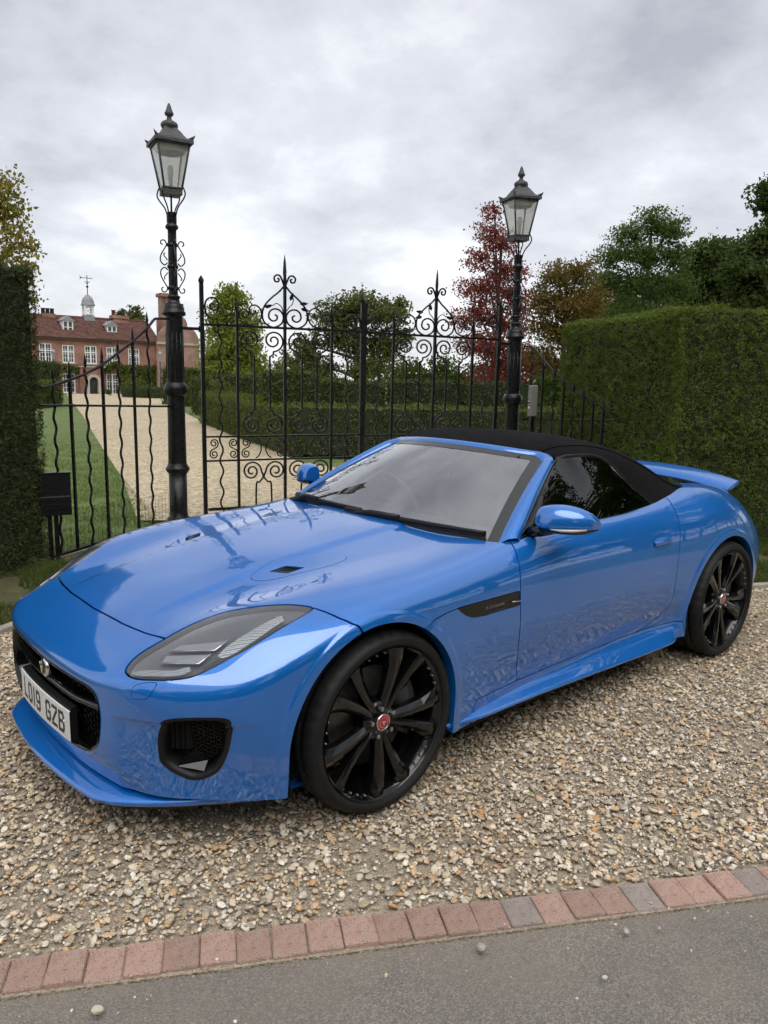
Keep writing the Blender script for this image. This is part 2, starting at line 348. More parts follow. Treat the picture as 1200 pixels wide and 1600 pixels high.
# brick edging
edge = empty('brick_edging', (*ED0, 0), math.atan2(EDD[1], EDD[0]), 'single row of red and grey block pavers between gravel and road', 'edging')
def brick_mesh(k):
    q = MB(); q.box((0, 0, 0), (.0975, .122, .07), bev=.004); me = q.mesh('brick'); rn = random.Random(k)
    for v in me.vertices: v.co += Vector((rn.uniform(-1, 1)*.0012, rn.uniform(-1, 1)*.0012, rn.uniform(-1, 1)*.0008))
    return me
bms = [brick_mesh(k) for k in range(6)]
greys = {13, 17, 21, 24}
for i in range(-8, 33):
    me = bms[i % 6].copy(); me.materials.clear(); me.materials.append(M_brickg if i in greys else M_brick)
    o = link('brick', me, None, edge); o.location = (i*.1+.05+random.uniform(-.001, .001), .060+random.uniform(-.003, .003), -.031+random.uniform(-.005, .004)); o.rotation_euler = (random.uniform(-.035, .035), random.uniform(-.035, .035), random.uniform(-.02, .02))
MB().box((1.25, .06, -.038), (4.4, .14, .06)).build('mortar_bed', M_bed, edge)

# loose stones: one scatter, instances of a few pebble shapes
M_stone = bpy.data.materials.new('pebble'); M_stone.use_nodes = True
def stone_mat(m):
    t = m.node_tree; b = t.nodes['Principled BSDF']; N = t.nodes.new; L = t.links.new
    oi = N('ShaderNodeObjectInfo'); r = N('ShaderNodeValToRGB'); r.color_ramp.interpolation = 'LINEAR'; L(oi.outputs['Random'], r.inputs[0]); e = r.color_ramp.elements
    cols = [(.17, .135, .10), (.58, .46, .29), (.34, .27, .19), (.76, .68, .52), (.42, .28, .15), (.86, .81, .69), (.47, .41, .33), (.21, .18, .15), (.66, .53, .34), (.54, .29, .12), (.80, .73, .60), (.36, .31, .255), (.62, .50, .34), (.28, .21, .135), (.76, .67, .52), (.16, .14, .125)]
    e[0].color = (*cols[0], 1); e[1].color = (*cols[-1], 1)
    for k, c in enumerate(cols[1:-1]): q = e.new((k+1)/(len(cols)-1)); q.color = (*c, 1)
    tcn = N('ShaderNodeTexCoord'); n = N('ShaderNodeTexNoise'); n.inputs['Scale'].default_value = 2.2; n.inputs['Detail'].default_value = 5; L(tcn.outputs['Object'], n.inputs['Vector'])
    mr = N('ShaderNodeMapRange'); L(n.outputs['Fac'], mr.inputs[0]); mr.inputs[1].default_value = .3; mr.inputs[2].default_value = .7; mr.inputs[3].default_value = .72; mr.inputs[4].default_value = 1.22
    mx = N('ShaderNodeMixRGB'); mx.blend_type = 'MULTIPLY'; mx.inputs[0].default_value = 1; L(r.outputs[0], mx.inputs[1]); L(mr.outputs[0], mx.inputs[2]); L(mx.outputs[0], b.inputs['Base Color'])
    b.inputs['Roughness'].default_value = .62; b.inputs['Specular IOR Level'].default_value = .35
stone_mat(M_stone)
def in_poly(P_, poly):
    X_, Y_ = P_.T; ins = np.zeros(len(P_), bool)
    for i in range(len(poly)):
        ax, ay = poly[i]; bx, by = poly[(i+1) % len(poly)]
        ins ^= ((ay > Y_) != (by > Y_)) & (X_ < (bx-ax)*(Y_-ay)/((by-ay) if by != ay else 1e-12)+ax)
    return ins
def scatter(name, pts, scl, label):
    me = bpy.data.meshes.new(name); me.vertices.add(len(pts)); me.vertices.foreach_set('co', pts.astype(np.float32).ravel())
    at = me.attributes.new('scl', 'FLOAT_VECTOR', 'POINT'); at.data.foreach_set('vector', scl.astype(np.float32).ravel())
    rt = np.stack([RNG.normal(0, .28, len(pts)), RNG.normal(0, .28, len(pts)), RNG.uniform(0, 6.28, len(pts))], 1)
    at = me.attributes.new('rot', 'FLOAT_VECTOR', 'POINT'); at.data.foreach_set('vector', rt.astype(np.float32).ravel())
    o = link(name, me, M_stone); tag(o, label, 'gravel', kind='stuff')
    ng = bpy.data.node_groups.new(name+'_nodes', 'GeometryNodeTree'); ng.interface.new_socket('Geometry', in_out='INPUT', socket_type='NodeSocketGeometry'); ng.interface.new_socket('Geometry', in_out='OUTPUT', socket_type='NodeSocketGeometry')
    N = ng.nodes.new; L = ng.links.new; gi = N('NodeGroupInput'); go = N('NodeGroupOutput')
    join = N('GeometryNodeJoinGeometry')
    for k in range(8):
        ico = N('GeometryNodeMeshIcoSphere'); ico.inputs['Radius'].default_value = 1.0; ico.inputs['Subdivisions'].default_value = 3 if k < 6 else 2
        sp_ = N('GeometryNodeSetPosition'); L(ico.outputs['Mesh'], sp_.inputs['Geometry'])
        nz = N('ShaderNodeTexNoise'); nz.noise_dimensions = '4D'; nz.inputs['W'].default_value = 3.7*k; nz.inputs['Scale'].default_value = .62; nz.inputs['Detail'].default_value = 1.0
        sub = N('ShaderNodeVectorMath'); sub.operation = 'SUBTRACT'; L(nz.outputs['Color'], sub.inputs[0]); sub.inputs[1].default_value = (.5, .5, .5)
        sca = N('ShaderNodeVectorMath'); sca.operation = 'SCALE'; L(sub.outputs[0], sca.inputs[0]); sca.inputs['Scale'].default_value = 1.15; L(sca.outputs[0], sp_.inputs['Offset'])
        sm = N('GeometryNodeSetShadeSmooth'); L(sp_.outputs[0], sm.inputs[0]); mt = N('GeometryNodeSetMaterial'); mt.inputs['Material'].default_value = M_stone; L(sm.outputs[0], mt.inputs[0])
        g2i = N('GeometryNodeGeometryToInstance'); L(mt.outputs[0], g2i.inputs[0]); L(g2i.outputs[0], join.inputs[0])
    iop = N('GeometryNodeInstanceOnPoints'); L(gi.outputs[0], iop.inputs['Points']); L(join.outputs[0], iop.inputs['Instance']); iop.inputs['Pick Instance'].default_value = True
    rv = N('FunctionNodeRandomValue'); rv.data_type = 'INT'; rv.inputs['Min'].default_value = 0; rv.inputs['Max'].default_value = 7
    L(rv.outputs['Value'], iop.inputs['Instance Index'])
    for nm, ip in (('rot', 'Rotation'), ('scl', 'Scale')):
        na = N('GeometryNodeInputNamedAttribute'); na.data_type = 'FLOAT_VECTOR'; na.inputs['Name'].default_value = nm
        if ip == 'Rotation':
            er = N('FunctionNodeEulerToRotation'); L(na.outputs[0], er.inputs[0]); L(er.outputs[0], iop.inputs[ip])
        else: L(na.outputs[0], iop.inputs[ip])
    L(iop.outputs[0], go.inputs[0]); md = o.modifiers.new('stones', 'NODES'); md.node_group = ng
    return o
def stones(n, poly, rmin, rmax, keep):
    poly = np.array(poly); lo, hi = poly.min(0), poly.max(0)
    P_ = RNG.uniform(lo, hi, (n, 2)); P_ = P_[in_poly(P_, poly)]; P_ = P_[keep(P_)]
    r = np.clip(np.exp(RNG.normal(math.log(rmin*1.5), .46, len(P_))), rmin, rmax); return P_, r
def viewdepth(P_): return (P_[:, 0]-CAM[0])*FH[0]+(P_[:, 1]-CAM[1])*FH[1]
def viewlat(P_): return (P_[:, 0]-CAM[0])*FH[1]*-1*-1+(P_[:, 1]-CAM[1])*-FH[0]
def keep_near(P_):
    d = viewdepth(P_); rh = np.array([-FH[1]*-1, 0]); lat = (P_-CAM[:2])@np.array([CR[0], CR[1]])/np.hypot(CR[0], CR[1])
    px = 600+FPX*lat/np.maximum(d, .1); ok = (px > -260)*(px < 1460)*(d > 1)
    # bare patches where the bed shows through
    nz = np.array([mnoise.noise(Vector((p[0]*1.7, p[1]*1.7, 3.1))) for p in P_]); dens = np.where(d < 4.2, 1.0, .8)*np.where(nz > .30, .5, 1.0)
    under = (P_[:, 0] > -3.2)*(P_[:, 0] < .6)*(np.abs(P_[:, 1]) < .62); dens = np.where(under, .25, dens)
    return ok*(RNG.uniform(0, 1, len(P_)) < dens)
fcs = [ED0+EDD*-4+EDN*-.125, ED0+EDD*8.2+EDN*-.125, np.array([-7.4, 1.9]), np.array([-4.20, .28]), np.array([-5.4, -3.0]), LAMPS[1], LAMPS[0], vl[3], vl[2]]
P1, r1 = stones(680000, fcs, .0034, .0145, keep_near)
z1 = np.clip(r1*.25+RNG.uniform(-.004, .005, len(r1)), -.004, .012)
el_ = np.stack([r1*RNG.uniform(.85, 1.35, len(r1)), r1*RNG.uniform(.75, 1.05, len(r1)), r1*RNG.uniform(.38, .66, len(r1))], 1)
# strays on the pavers and the tarmac
sx = RNG.uniform(-1.5, 4.2, 480); so_ = np.abs(RNG.normal(0, .22, 480)); P2 = ED0+sx[:, None]*EDD+(so_-.02)[:, None]*EDN; r2 = np.exp(RNG.normal(math.log(.0024), .42, 480)); r2 = np.clip(r2, .0013, .009)
el2 = np.stack([r2, r2*.85, r2*.6], 1)
print('stones', len(P1))
scatter('gravel_stones', np.concatenate([np.column_stack([P1, z1]), np.column_stack([P2, r2*.4])]), np.concatenate([el_, el2]), 'loose mixed flint gravel covering the forecourt around the car')
# a few pebbles that stand out on the tarmac
def pebble(px, py, r, col, label):
    p = gp(px, py); bm = bmesh.new(); bmesh.ops.create_icosphere(bm, subdivisions=3, radius=1)
    for v in bm.verts:
        n_ = mnoise.noise_vector(v.co*.9+Vector((px, py, 0))); v.co = Vector((v.co.x*1.15, v.co.y*.9, v.co.z*.68))+n_*.28; v.co *= r
    me = bpy.data.meshes.new('pebble'); bm.to_mesh(me); bm.free(); me.polygons.foreach_set('use_smooth', np.ones(len(me.polygons), bool))
    o = link('pebble', me, mat('pebble_tone', col, rough=.6, var=tuple(c*.7 for c in col), var_scale=60)); o.location = (p[0], p[1], r*.5); o.rotation_euler[2] = px
    tag(o, label, 'pebble', 'stray pebbles on the road')
pebble(153, 1582, .0135, (.60, .55, .42), 'cream pebble lying on the tarmac at the bottom left')
pebble(752, 1483, .014, (.42, .38, .32), 'grey flat pebble on the tarmac below the pavers, middle of the frame')
pebble(945, 1529, .0075, (.62, .60, .55), 'white chip of stone alone on the tarmac, right of centre')
pebble(978, 1457, .0095, (.45, .41, .35), 'grey pebble on the tarmac just off the grey paver')

# ================================================================== foliage
def leaf_mat(name, cols, rough=.55, trans=.35, scale=3.0, spec=.25):
    m = bpy.data.materials.new(name); m.use_nodes = True; t = m.node_tree; t.nodes.clear(); N = t.nodes.new; L = t.links.new
    tcn = N('ShaderNodeTexCoord'); n = N('ShaderNodeTexNoise'); n.inputs['Scale'].default_value = scale; n.inputs['Detail'].default_value = 7; n.inputs['Roughness'].default_value = .75; L(tcn.outputs['Object'], n.inputs['Vector'])
    r = N('ShaderNodeValToRGB'); L(n.outputs['Fac'], r.inputs[0]); e = r.color_ramp.elements; e[0].position = .30; e[1].position = .70; e[0].color = (*cols[0], 1); e[1].color = (*cols[-1], 1)
    for k, c in enumerate(cols[1:-1]): q = e.new(.30+.40*(k+1)/(len(cols)-1)); q.color = (*c, 1)
    b = N('ShaderNodeBsdfDiffuse'); L(r.outputs[0], b.inputs[0])
    tr = N('ShaderNodeBsdfTranslucent'); L(r.outputs[0], tr.inputs[0]); mx = N('ShaderNodeMixShader'); mx.inputs[0].default_value = trans
    L(b.outputs[0], mx.inputs[1]); L(tr.outputs[0], mx.inputs[2]); o = N('ShaderNodeOutputMaterial'); L(mx.outputs[0], o.inputs[0]); return m
def leaf_quads(P_, D, size, aspect=.55, curl=.0):
    """one diamond-ish leaf per point, long axis D"""
    n = len(P_); D = D/(np.linalg.norm(D, axis=1)[:, None]+1e-9); R_ = RNG.normal(size=(n, 3)); S = np.cross(D, R_); S /= np.linalg.norm(S, axis=1)[:, None]+1e-9
    l = (size*RNG.uniform(.7, 1.35, n))[:, None]; a = P_-D*l*.5; c = P_+D*l*.5; b = P_+S*l*aspect*.5-D*l*.08; d = P_-S*l*aspect*.5-D*l*.08
    V = np.stack([a, b, c, d], 1).reshape(-1, 3); F = np.arange(4*n).reshape(-1, 4); return V, F
M_bark = mat('bark', (.075, .062, .048), rough=.9, var=(.13, .115, .095), var_scale=6, bump=.6, bump_scale=30)
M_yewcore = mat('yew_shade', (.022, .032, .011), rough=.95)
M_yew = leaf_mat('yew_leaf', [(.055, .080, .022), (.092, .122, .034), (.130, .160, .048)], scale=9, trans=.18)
M_yewfresh = leaf_mat('yew_leaf_fresh', [(.085, .122, .028), (.142, .190, .044), (.200, .245, .066)], scale=7, trans=.22)  # fresher, brighter green foliage of the two right-hand hedges
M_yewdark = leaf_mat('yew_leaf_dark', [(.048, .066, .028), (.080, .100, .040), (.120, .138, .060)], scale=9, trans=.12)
M_box = leaf_mat('box_leaf', [(.062, .084, .020), (.105, .132, .034), (.150, .175, .052)], scale=2.5, trans=.2)
def hedge(name, a, b, width, h, label, leaf=.03, dens=600, m=None, z=None, rough=.03, group=None, faces='FTBLR', per=1, taper=0.0, back=1, aspect=.4, cat='hedge'):
    """clipped hedge: base line a->b is its front foot (front to the right of a->b when back=1)"""
    a = np.asarray(a, float)[:2]; b = np.asarray(b, float)[:2]; d = b-a; Ln = np.linalg.norm(d); ang = math.atan2(d[1], d[0])
    z0 = float(gz(*a)) if z is None else z
    root = empty(name, (*a, z0), ang, label, cat, group)
    w = width*back; q = MB(); i_ = rough*1.2
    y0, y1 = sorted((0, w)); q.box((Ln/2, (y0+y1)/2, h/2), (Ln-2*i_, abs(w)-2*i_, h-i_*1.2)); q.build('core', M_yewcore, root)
    Ps = []; Ns = []
    def face(n, o, u, v, nn):
        k = max(4, int(n)); s = RNG.uniform(0, 1, (k, 2)); Ps.append(np.array(o)+s[:, :1]*np.array(u)+s[:, 1:]*np.array(v)); Ns.append(np.tile(nn, (k, 1)))
    sg = 1 if back > 0 else -1
    if 'F' in faces: face(dens*Ln*h, (0, 0, 0), (Ln, 0, 0), (0, 0, h), (0, -sg, 0))
    if 'B' in faces: face(dens*Ln*h*.6, (0, w, 0), (Ln, 0, 0), (0, 0, h), (0, sg, 0))
    if 'T' in faces: face(dens*Ln*abs(w), (0, 0, h), (Ln, 0, 0), (0, w, 0), (0, 0, 1))
    if 'L' in faces: face(dens*abs(w)*h, (0, 0, 0), (0, w, 0), (0, 0, h), (-1, 0, 0))
    if 'R' in faces: face(dens*abs(w)*h, (Ln, 0, 0), (0, w, 0), (0, 0, h), (1, 0, 0))
    P_ = np.concatenate(Ps); Nn = np.concatenate(Ns).astype(float)
    nz = np.array([mnoise.noise(Vector(p)*1.3)*1.0+mnoise.noise(Vector(p)*4.0)*.8+mnoise.noise(Vector(p)*11.0)*.55 for p in P_])
    P_ = P_+Nn*(nz[:, None]*rough*1.1-rough*.25)
    if per > 1:
        K = np.repeat(np.arange(len(P_)), per); jit = RNG.normal(0, leaf*.55, (len(K), 3)); P_ = P_[K]+jit; Nn = Nn[K]
    else: P_ = P_+RNG.normal(0, rough*.4, P_.shape)
    D = Nn*.55+RNG.normal(0, .55, P_.shape)+np.array([0, 0, .35]); V, F = leaf_quads(P_, D, leaf, aspect)
    obj('foliage', V, F, m or M_yew, root); return root
# -- near hedges
HA, HB_, HC = np.array([-6.08, -2.80]), np.array([-5.22, -.82]), np.array([-8.40, 1.02])
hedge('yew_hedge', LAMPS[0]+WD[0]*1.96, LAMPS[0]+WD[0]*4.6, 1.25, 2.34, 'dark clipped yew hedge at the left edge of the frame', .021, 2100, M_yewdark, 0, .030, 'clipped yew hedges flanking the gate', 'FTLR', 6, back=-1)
hedge('yew_hedge', HA, HB_, 1.5, 2.22, 'tall green yew hedge behind the right-hand railings', .023, 1500, M_yewfresh, 0, .036, 'clipped yew hedges flanking the gate', 'FTL', 8, back=1)
hedge('yew_hedge', HB_-np.array([.01, 0]), HC, 1.5, 2.26, 'long tall green yew hedge behind the rear of the car', .023, 1500, M_yewfresh, 0, .036, 'clipped yew hedges flanking the gate', 'FTL', 8, back=1)
# -- clipped hedges of the garden beyond the gate
def hpx(px0, d0, px1, d1, ytop, h_label, width=1.0, leaf=.07, dens=170, m=None, back=1, ybase=None, group='clipped hedges of the garden', rough=.05):
    a = WXY(px0, d0); b = WXY(px1, d1); zt = W((px0+px1)/2, ytop, (d0+d1)/2)[2]; zb = float(gz(*a))
    return hedge('garden_hedge', a, b, width, zt-zb, h_label, leaf, dens, m or M_box, zb, rough, group, back=back, aspect=.6, per=3)
hpx(310, 27, 448, 15.2, 622, 'low box hedge running beside the gravel drive beyond the gate', 1.0, .05, 200)
hpx(448, 15.2, 905, 15.6, 638, 'long low box hedge across the garden behind the gate', 1.1, .05, 170)
hpx(405, 18, 447, 17.6, 580, 'tall square topiary block seen through the left gate leaf', .9, .06, 260, M_yew)
hpx(449, 20, 494, 20, 584, 'dark tall hedge block right of the square topiary', 1.0, .06, 220, M_yewdark)
hpx(494, 22, 538, 22, 594, 'clipped cube hedge left of the gate meeting stile', 1.2, .07, 200, M_yew)
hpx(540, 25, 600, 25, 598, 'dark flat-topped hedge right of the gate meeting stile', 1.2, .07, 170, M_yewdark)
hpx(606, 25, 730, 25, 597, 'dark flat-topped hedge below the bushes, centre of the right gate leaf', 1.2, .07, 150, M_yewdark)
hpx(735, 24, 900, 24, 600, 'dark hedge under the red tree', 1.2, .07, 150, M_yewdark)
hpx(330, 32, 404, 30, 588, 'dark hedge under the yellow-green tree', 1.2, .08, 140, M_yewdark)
hpx(296, 34, 336, 33, 590, 'upright hedge block just right of the left lamp column', 1.2, .08, 160, M_yew)
hpx(252, 46, 300, 44, 577, 'clipped hedge between the house gable and the left lamp column', 1.5, .10, 120, M_yew)
hpx(58, 36, 93, 40, 597, 'clipped hedge left of the drive, nearest the house path', 1.2, .09, 140, M_yew)
hpx(64, 46, 96, 48, 567, 'tall clipped hedge block in front of the left house windows', 1.5, .10, 140, M_yewdark)
hpx(188, 62, 240, 60, 606, 'low clipped hedge at the foot of the house right of the door', 1.2, .10, 110, M_yewdark)
# ---- trees
def tree(name, px, d, blobs, leaf, m, label, n=6000, trunk_r=.16, base_py=None, cat='tree', group='trees beyond the gate', clump=26, lean=0.0, fill=.55, bark=None, branch=True, xy=None, zb=None):
    """blobs: (px, py, rx_px, ry_px) as seen in the photograph at depth d"""
    bx, by = xy if xy is not None else WXY(px, d); z0 = float(gz(bx, by)) if zb is None else zb
    root = empty(name, (bx, by, z0), 0, label, cat, group); sc_px = d/FPX; B = []
    for (qx, qy, rx, ry) in blobs:
        dd = d+RNG.uniform(-.35, .35)*rx*sc_px; c = W(qx, qy, dd)-np.array([bx, by, z0]); B.append((c, rx*sc_px, ry*sc_px))
    vol = np.array([b[1]*b[1]*b[2] for b in B])**.75; vol /= vol.sum(); Ps = []
    for (c, rx, rz), w in zip(B, vol):
        k = max(3, int(n*w/clump)); u = RNG.normal(size=(k, 3)); u /= np.linalg.norm(u, axis=1)[:, None]; rr = RNG.uniform(0, 1, k)**(1-fill*.6)
        q = u*rr[:, None]*np.array([rx, rx, rz]); cs = c+q
        cr_ = .16*(rx*rx*rz)**(1/3)+.05
        for cc in cs:
            s_ = RNG.normal(size=(clump, 3)); Ps.append(cc+s_*np.array([cr_, cr_, cr_*.55])*RNG.uniform(.6, 1.4))
    P_ = np.concatenate(Ps); V, F = leaf_quads(P_, RNG.normal(size=P_.shape)+np.array([0, 0, -.25]), leaf, .62)
    q = MB(); top = max(b[0][2] for b in B); tp = np.array([0, 0, 0]); cen = np.average([b[0] for b in B], axis=0, weights=vol)
    hh = cen[2]; path = [(0, 0, 0), (cen[0]*.15, cen[1]*.15, hh*.35), (cen[0]*.5, cen[1]*.5, hh*.7), (cen[0], cen[1], hh), (cen[0]*.95, cen[1]*.95, hh+(top-hh)*.75)]
    path = spline(path, 4); q.tube(path, np.linspace(trunk_r, trunk_r*.22, len(path)), 8); q.build('trunk', bark or M_bark, root)
    if branch:
        for (c, rx, rz) in B:
            st = path[min(len(path)-1, int(len(path)*np.clip((c[2]-rz*.6)/max(top, .1), .15, .8)))]; md = st*.5+c*.5+[0, 0, rz*.15]
            MB().tube(spline([st, md, c+[0, 0, rz*.2]], 4), np.linspace(trunk_r*.42, trunk_r*.1, 9), 6).build('branch', bark or M_bark, root)
    obj('crown', V, F, m, root); return root
L_yel = leaf_mat('leaf_yellowing', [(.14, .15, .03), (.26, .23, .055), (.36, .29, .075)], scale=1.2, trans=.45)
L_birch = leaf_mat('leaf_yellow_green', [(.14, .19, .032), (.24, .28, .055), (.32, .34, .08)], scale=.9, trans=.5)
L_oak = leaf_mat('leaf_oak_green', [(.080, .100, .034), (.125, .145, .050), (.175, .18, .070)], scale=.8, trans=.35)
L_red = leaf_mat('leaf_crimson', [(.15, .046, .044), (.28, .085, .070), (.38, .145, .105)], scale=1.1, trans=.45)
L_org = leaf_mat('leaf_bronze', [(.11, .115, .036), (.19, .140, .045), (.28, .175, .06)], scale=.9, trans=.45)
L_aca = leaf_mat('leaf_acacia', [(.066, .108, .028), (.100, .148, .042), (.140, .185, .058)], scale=.8, trans=.45)
L_dark = leaf_mat('leaf_deep_green', [(.050, .078, .024), (.082, .114, .036), (.120, .148, .052)], scale=.8, trans=.4)
L_bush = leaf_mat('leaf_bush', [(.040, .070, .018), (.070, .105, .028), (.11, .14, .04)], scale=1.0, trans=.35)
tree('yellowing_tree', -20, 18, [(-5, 330, 45, 55), (25, 390, 32, 45), (-30, 420, 50, 60), (30, 440, 26, 30), (0, 285, 28, 22), (10, 470, 40, 30)], .10, L_yel, 'yellowing tree rising behind the left hedge', 5200, .14)
tree('birch_tree', 362, 36, [(362, 470, 27, 26), (345, 505, 24, 30), (385, 510, 24, 30), (360, 540, 40, 30), (335, 560, 22, 24), (392, 560, 22, 26), (362, 580, 45, 22)], .14, L_birch, 'slender yellow-green tree seen above the left gate leaf', 21000, .16, bark=mat('birch_bark', (.40, .37, .33), rough=.8, var=(.12, .11, .10), var_scale=9))
tree('oak_tree', 560, 44, [(560, 478, 42, 26), (520, 500, 34, 30), (600, 495, 34, 28), (625, 478, 16, 15), (480, 545, 30, 26), (545, 530, 44, 30), (600, 540, 36, 30), (500, 575, 36, 22), (580, 575, 44, 20), (630, 525, 16, 18)], .17, L_oak, 'open-crowned green oak behind the middle of the gates', 22000, .3)
tree('red_maple', 776, 26, [(772, 332, 17, 16), (768, 362, 26, 20), (785, 385, 30, 20), (752, 405, 26, 20), (790, 425, 34, 22), (748, 450, 34, 22), (800, 465, 38, 24), (745, 490, 36, 22), (795, 505, 44, 24), (760, 540, 52, 24), (805, 560, 46, 26), (775, 590, 48, 26), (720, 505, 16, 14), (790, 625, 36, 20)], .085, L_red, 'crimson maple beside the right-hand lamp', 23000, .13, fill=.7)
tree('bronze_tree', 880, 24, [(870, 435, 30, 26), (905, 425, 26, 22), (845, 470, 26, 26), (890, 475, 40, 28), (925, 465, 24, 26), (860, 515, 36, 28), (910, 515, 40, 26), (850, 560, 30, 26), (880, 590, 36, 30)], .08, L_org, 'bronze and gold tree right of the right-hand lamp', 21000, .14)
tree('acacia_tree', 1003, 30, [(1020, 345, 34, 20), (985, 368, 34, 20), (1045, 362, 34, 22), (960, 400, 30, 22), (1005, 400, 46, 22), (1055, 400, 30, 24), (955, 440, 32, 22), (1010, 445, 58, 24), (1060, 450, 34, 26), (985, 490, 60, 24), (1045, 495, 50, 24)], .095, L_aca, 'layered green acacia rising above the tall hedge', 27000, .2)
tree('dark_tree', 1110, 34, [(1105, 395, 30, 22), (1130, 400, 28, 26), (1085, 420, 26, 26), (1120, 440, 44, 34), (1090, 470, 40, 34), (1140, 475, 40, 34)], .16, L_dark, 'dark round-headed tree between the acacia and the right edge', 13000, .25)
tree('dark_tree', 1185, 30, [(1175, 385, 26, 26), (1205, 370, 26, 26), (1160, 420, 28, 30), (1195, 430, 36, 36), (1170, 475, 40, 34), (1215, 480, 36, 34)], .15, L_dark, 'dark dense tree at the right edge above the hedge', 14000, .25)
tree('dark_tree', 1245, 15, [(1215, 300, 34, 24), (1195, 318, 22, 14), (1240, 330, 46, 40), (1250, 290, 50, 30), (1215, 285, 22, 14)], .09, L_dark, 'overhanging dark branch of a tree entering at the upper right', 4200, .18)
tree('dark_tree', 985, 42, [(935, 450, 30, 30), (975, 465, 40, 30), (1030, 455, 40, 34), (1075, 460, 36, 40), (915, 490, 30, 26), (960, 505, 50, 26), (1050, 500, 60, 26)], .17, L_dark, 'dark tree mass filling in behind the acacia and the bronze tree', 14000, .25)
tree('garden_bush', 660, 30, [(648, 580, 30, 24), (690, 575, 30, 28), (720, 590, 26, 24), (620, 590, 24, 18), (668, 605, 44, 16)], .10, L_bush, 'loose green bush in front of the oak, behind the right gate leaf', 4200, .06, cat='bush', group='garden bushes')
tree('garden_bush', 868, 19, [(868, 600, 24, 26), (890, 625, 24, 20), (850, 630, 20, 18)], .07, L_bush, 'fresh green bush behind the intercom post', 2600, .05, cat='bush', group='garden bushes')
tree('garden_bush', 520, 30, [(515, 606, 22, 14), (545, 612, 24, 12), (500, 620, 20, 12)], .09, L_bush, 'pale green low bush between clipped hedges in the left gate leaf', 1800, .04, cat='bush', group='garden bushes')
tree('garden_bush', 352, 31, [(345, 606, 14, 14), (358, 612, 12, 10)], .09, L_oak, 'small brownish bush left of the dark hedge beyond the drive', 1000, .04, cat='bush', group='garden bushes')
tree('distant_tree', 207, 92, [(210, 490, 13, 12), (190, 492, 9, 9), (215, 500, 14, 8)], .30, L_oak, 'green tree top showing over the house roof', 1400, .3)
tree('distant_tree', 850, 60, [(700, 590, 40, 26), (770, 585, 40, 30), (840, 580, 44, 34), (640, 590, 40, 26)], .30, L_dark, 'dark distant tree belt behind the red and bronze trees', 5000, .3)
tree('distant_tree', 300, 95, [(290, 560, 24, 24), (320, 575, 24, 18), (430, 585, 40, 18), (380, 585, 30, 18), (460, 570, 26, 22)], .34, L_oak, 'distant green trees beside the end of the house', 3800, .3)
# trees and hedge across the road behind the viewer: they stand in the paintwork's reflections
for k, (s, o, h) in enumerate(((-15, 14.0, 9.0), (-8, 15.0, 10.0), (-1, 14.0, 10.0), (6, 13.0, 11.0), (12, 10.5, 12.0), (18, 9.2, 14.0), (24, 8.6, 15.0), (30, 7.5, 16.0), (15.5, -6.2, 13.0), (21, -5.2, 15.0), (27, -4.4, 16.0), (33, -3.2, 16.0), (37, .5, 16.0), (38, 4.2, 17.0))):
    x, y = ED0+EDD*s+EDN*o; root = empty('roadside_tree', (x, y, 0), 0, 'tall dark tree along the road, seen only mirrored in the car', 'tree', 'trees across the road')
    MB().tube(spline([(0, 0, 0), (.1, 0, h*.4), (0, .1, h*.8)], 4), np.linspace(.26, .05, 9), 7).build('trunk', M_bark, root)
    Ps = []
    for c in range(130):
        u = RNG.normal(size=3); u /= np.linalg.norm(u); cc = np.array([0, 0, h*.53])+u*RNG.uniform(.35, 1)*np.array([2.4+.13*h, 2.4+.13*h, h*.47]); Ps.append(cc+RNG.normal(size=(44, 3))*[.46, .46, .34])
    P_ = np.concatenate(Ps); V, F = leaf_quads(P_, RNG.normal(size=P_.shape), .34, .7); obj('crown', V, F, L_dark, root)
hedge('roadside_hedge', ED0+EDD*-16+EDN*8.2, ED0+EDD*24+EDN*8.2, 1.2, 1.9, 'long field hedge across the road seen in the car paint', .16, 60, M_yew, 0, .12, None, 'FT', 2, back=1)

# grass blades along the fence feet and verges
def blades(polys, dens, h0, h1, fade=None):
    Vs = []
    for poly in polys:
        poly = np.array(poly); lo, hi = poly.min(0), poly.max(0); n = int(dens*np.prod(hi-lo)); P_ = RNG.uniform(lo, hi, (n, 2)); P_ = P_[in_poly(P_, poly)]
        nz = np.array([mnoise.noise(Vector((p[0]*2.3, p[1]*2.3, 9))) for p in P_]); P_ = P_[nz > -.28]
        if fade: P_ = P_[RNG.uniform(0, 1, len(P_)) < np.clip((fade[1]-viewdepth(P_))/(fade[1]-fade[0]), 0, 1)]
        n = len(P_)
        a = RNG.uniform(0, 6.28, n); w = RNG.uniform(.0025, .005, n); h = RNG.uniform(h0, h1, n); ln = RNG.normal(0, .45, (n, 2))*h[:, None]
        b = np.column_stack([P_, gz(P_[:, 0], P_[:, 1])-.01]); s_ = np.column_stack([np.cos(a)*w, np.sin(a)*w, 0*a])
        Vs.append(np.stack([b-s_, b+s_, b+np.column_stack([ln, h])], 1).reshape(-1, 3))
    V = np.concatenate(Vs); return V, np.arange(len(V)).reshape(-1, 3)
M_blade = leaf_mat('grass_blade', [(.060, .080, .022), (.085, .120, .030), (.135, .145, .050)], scale=4, trans=.3)
V, F = blades([vl, [(-6.0, -1.0), (-4.9, -.6), (-4.25, .34), (-7.6, 2.25), (-8.4, .9)]], 5200, .03, .075); tag(obj('verge_grass', V, F, M_blade), 'short rough grass on the verges below the hedges', 'grass', kind='stuff')
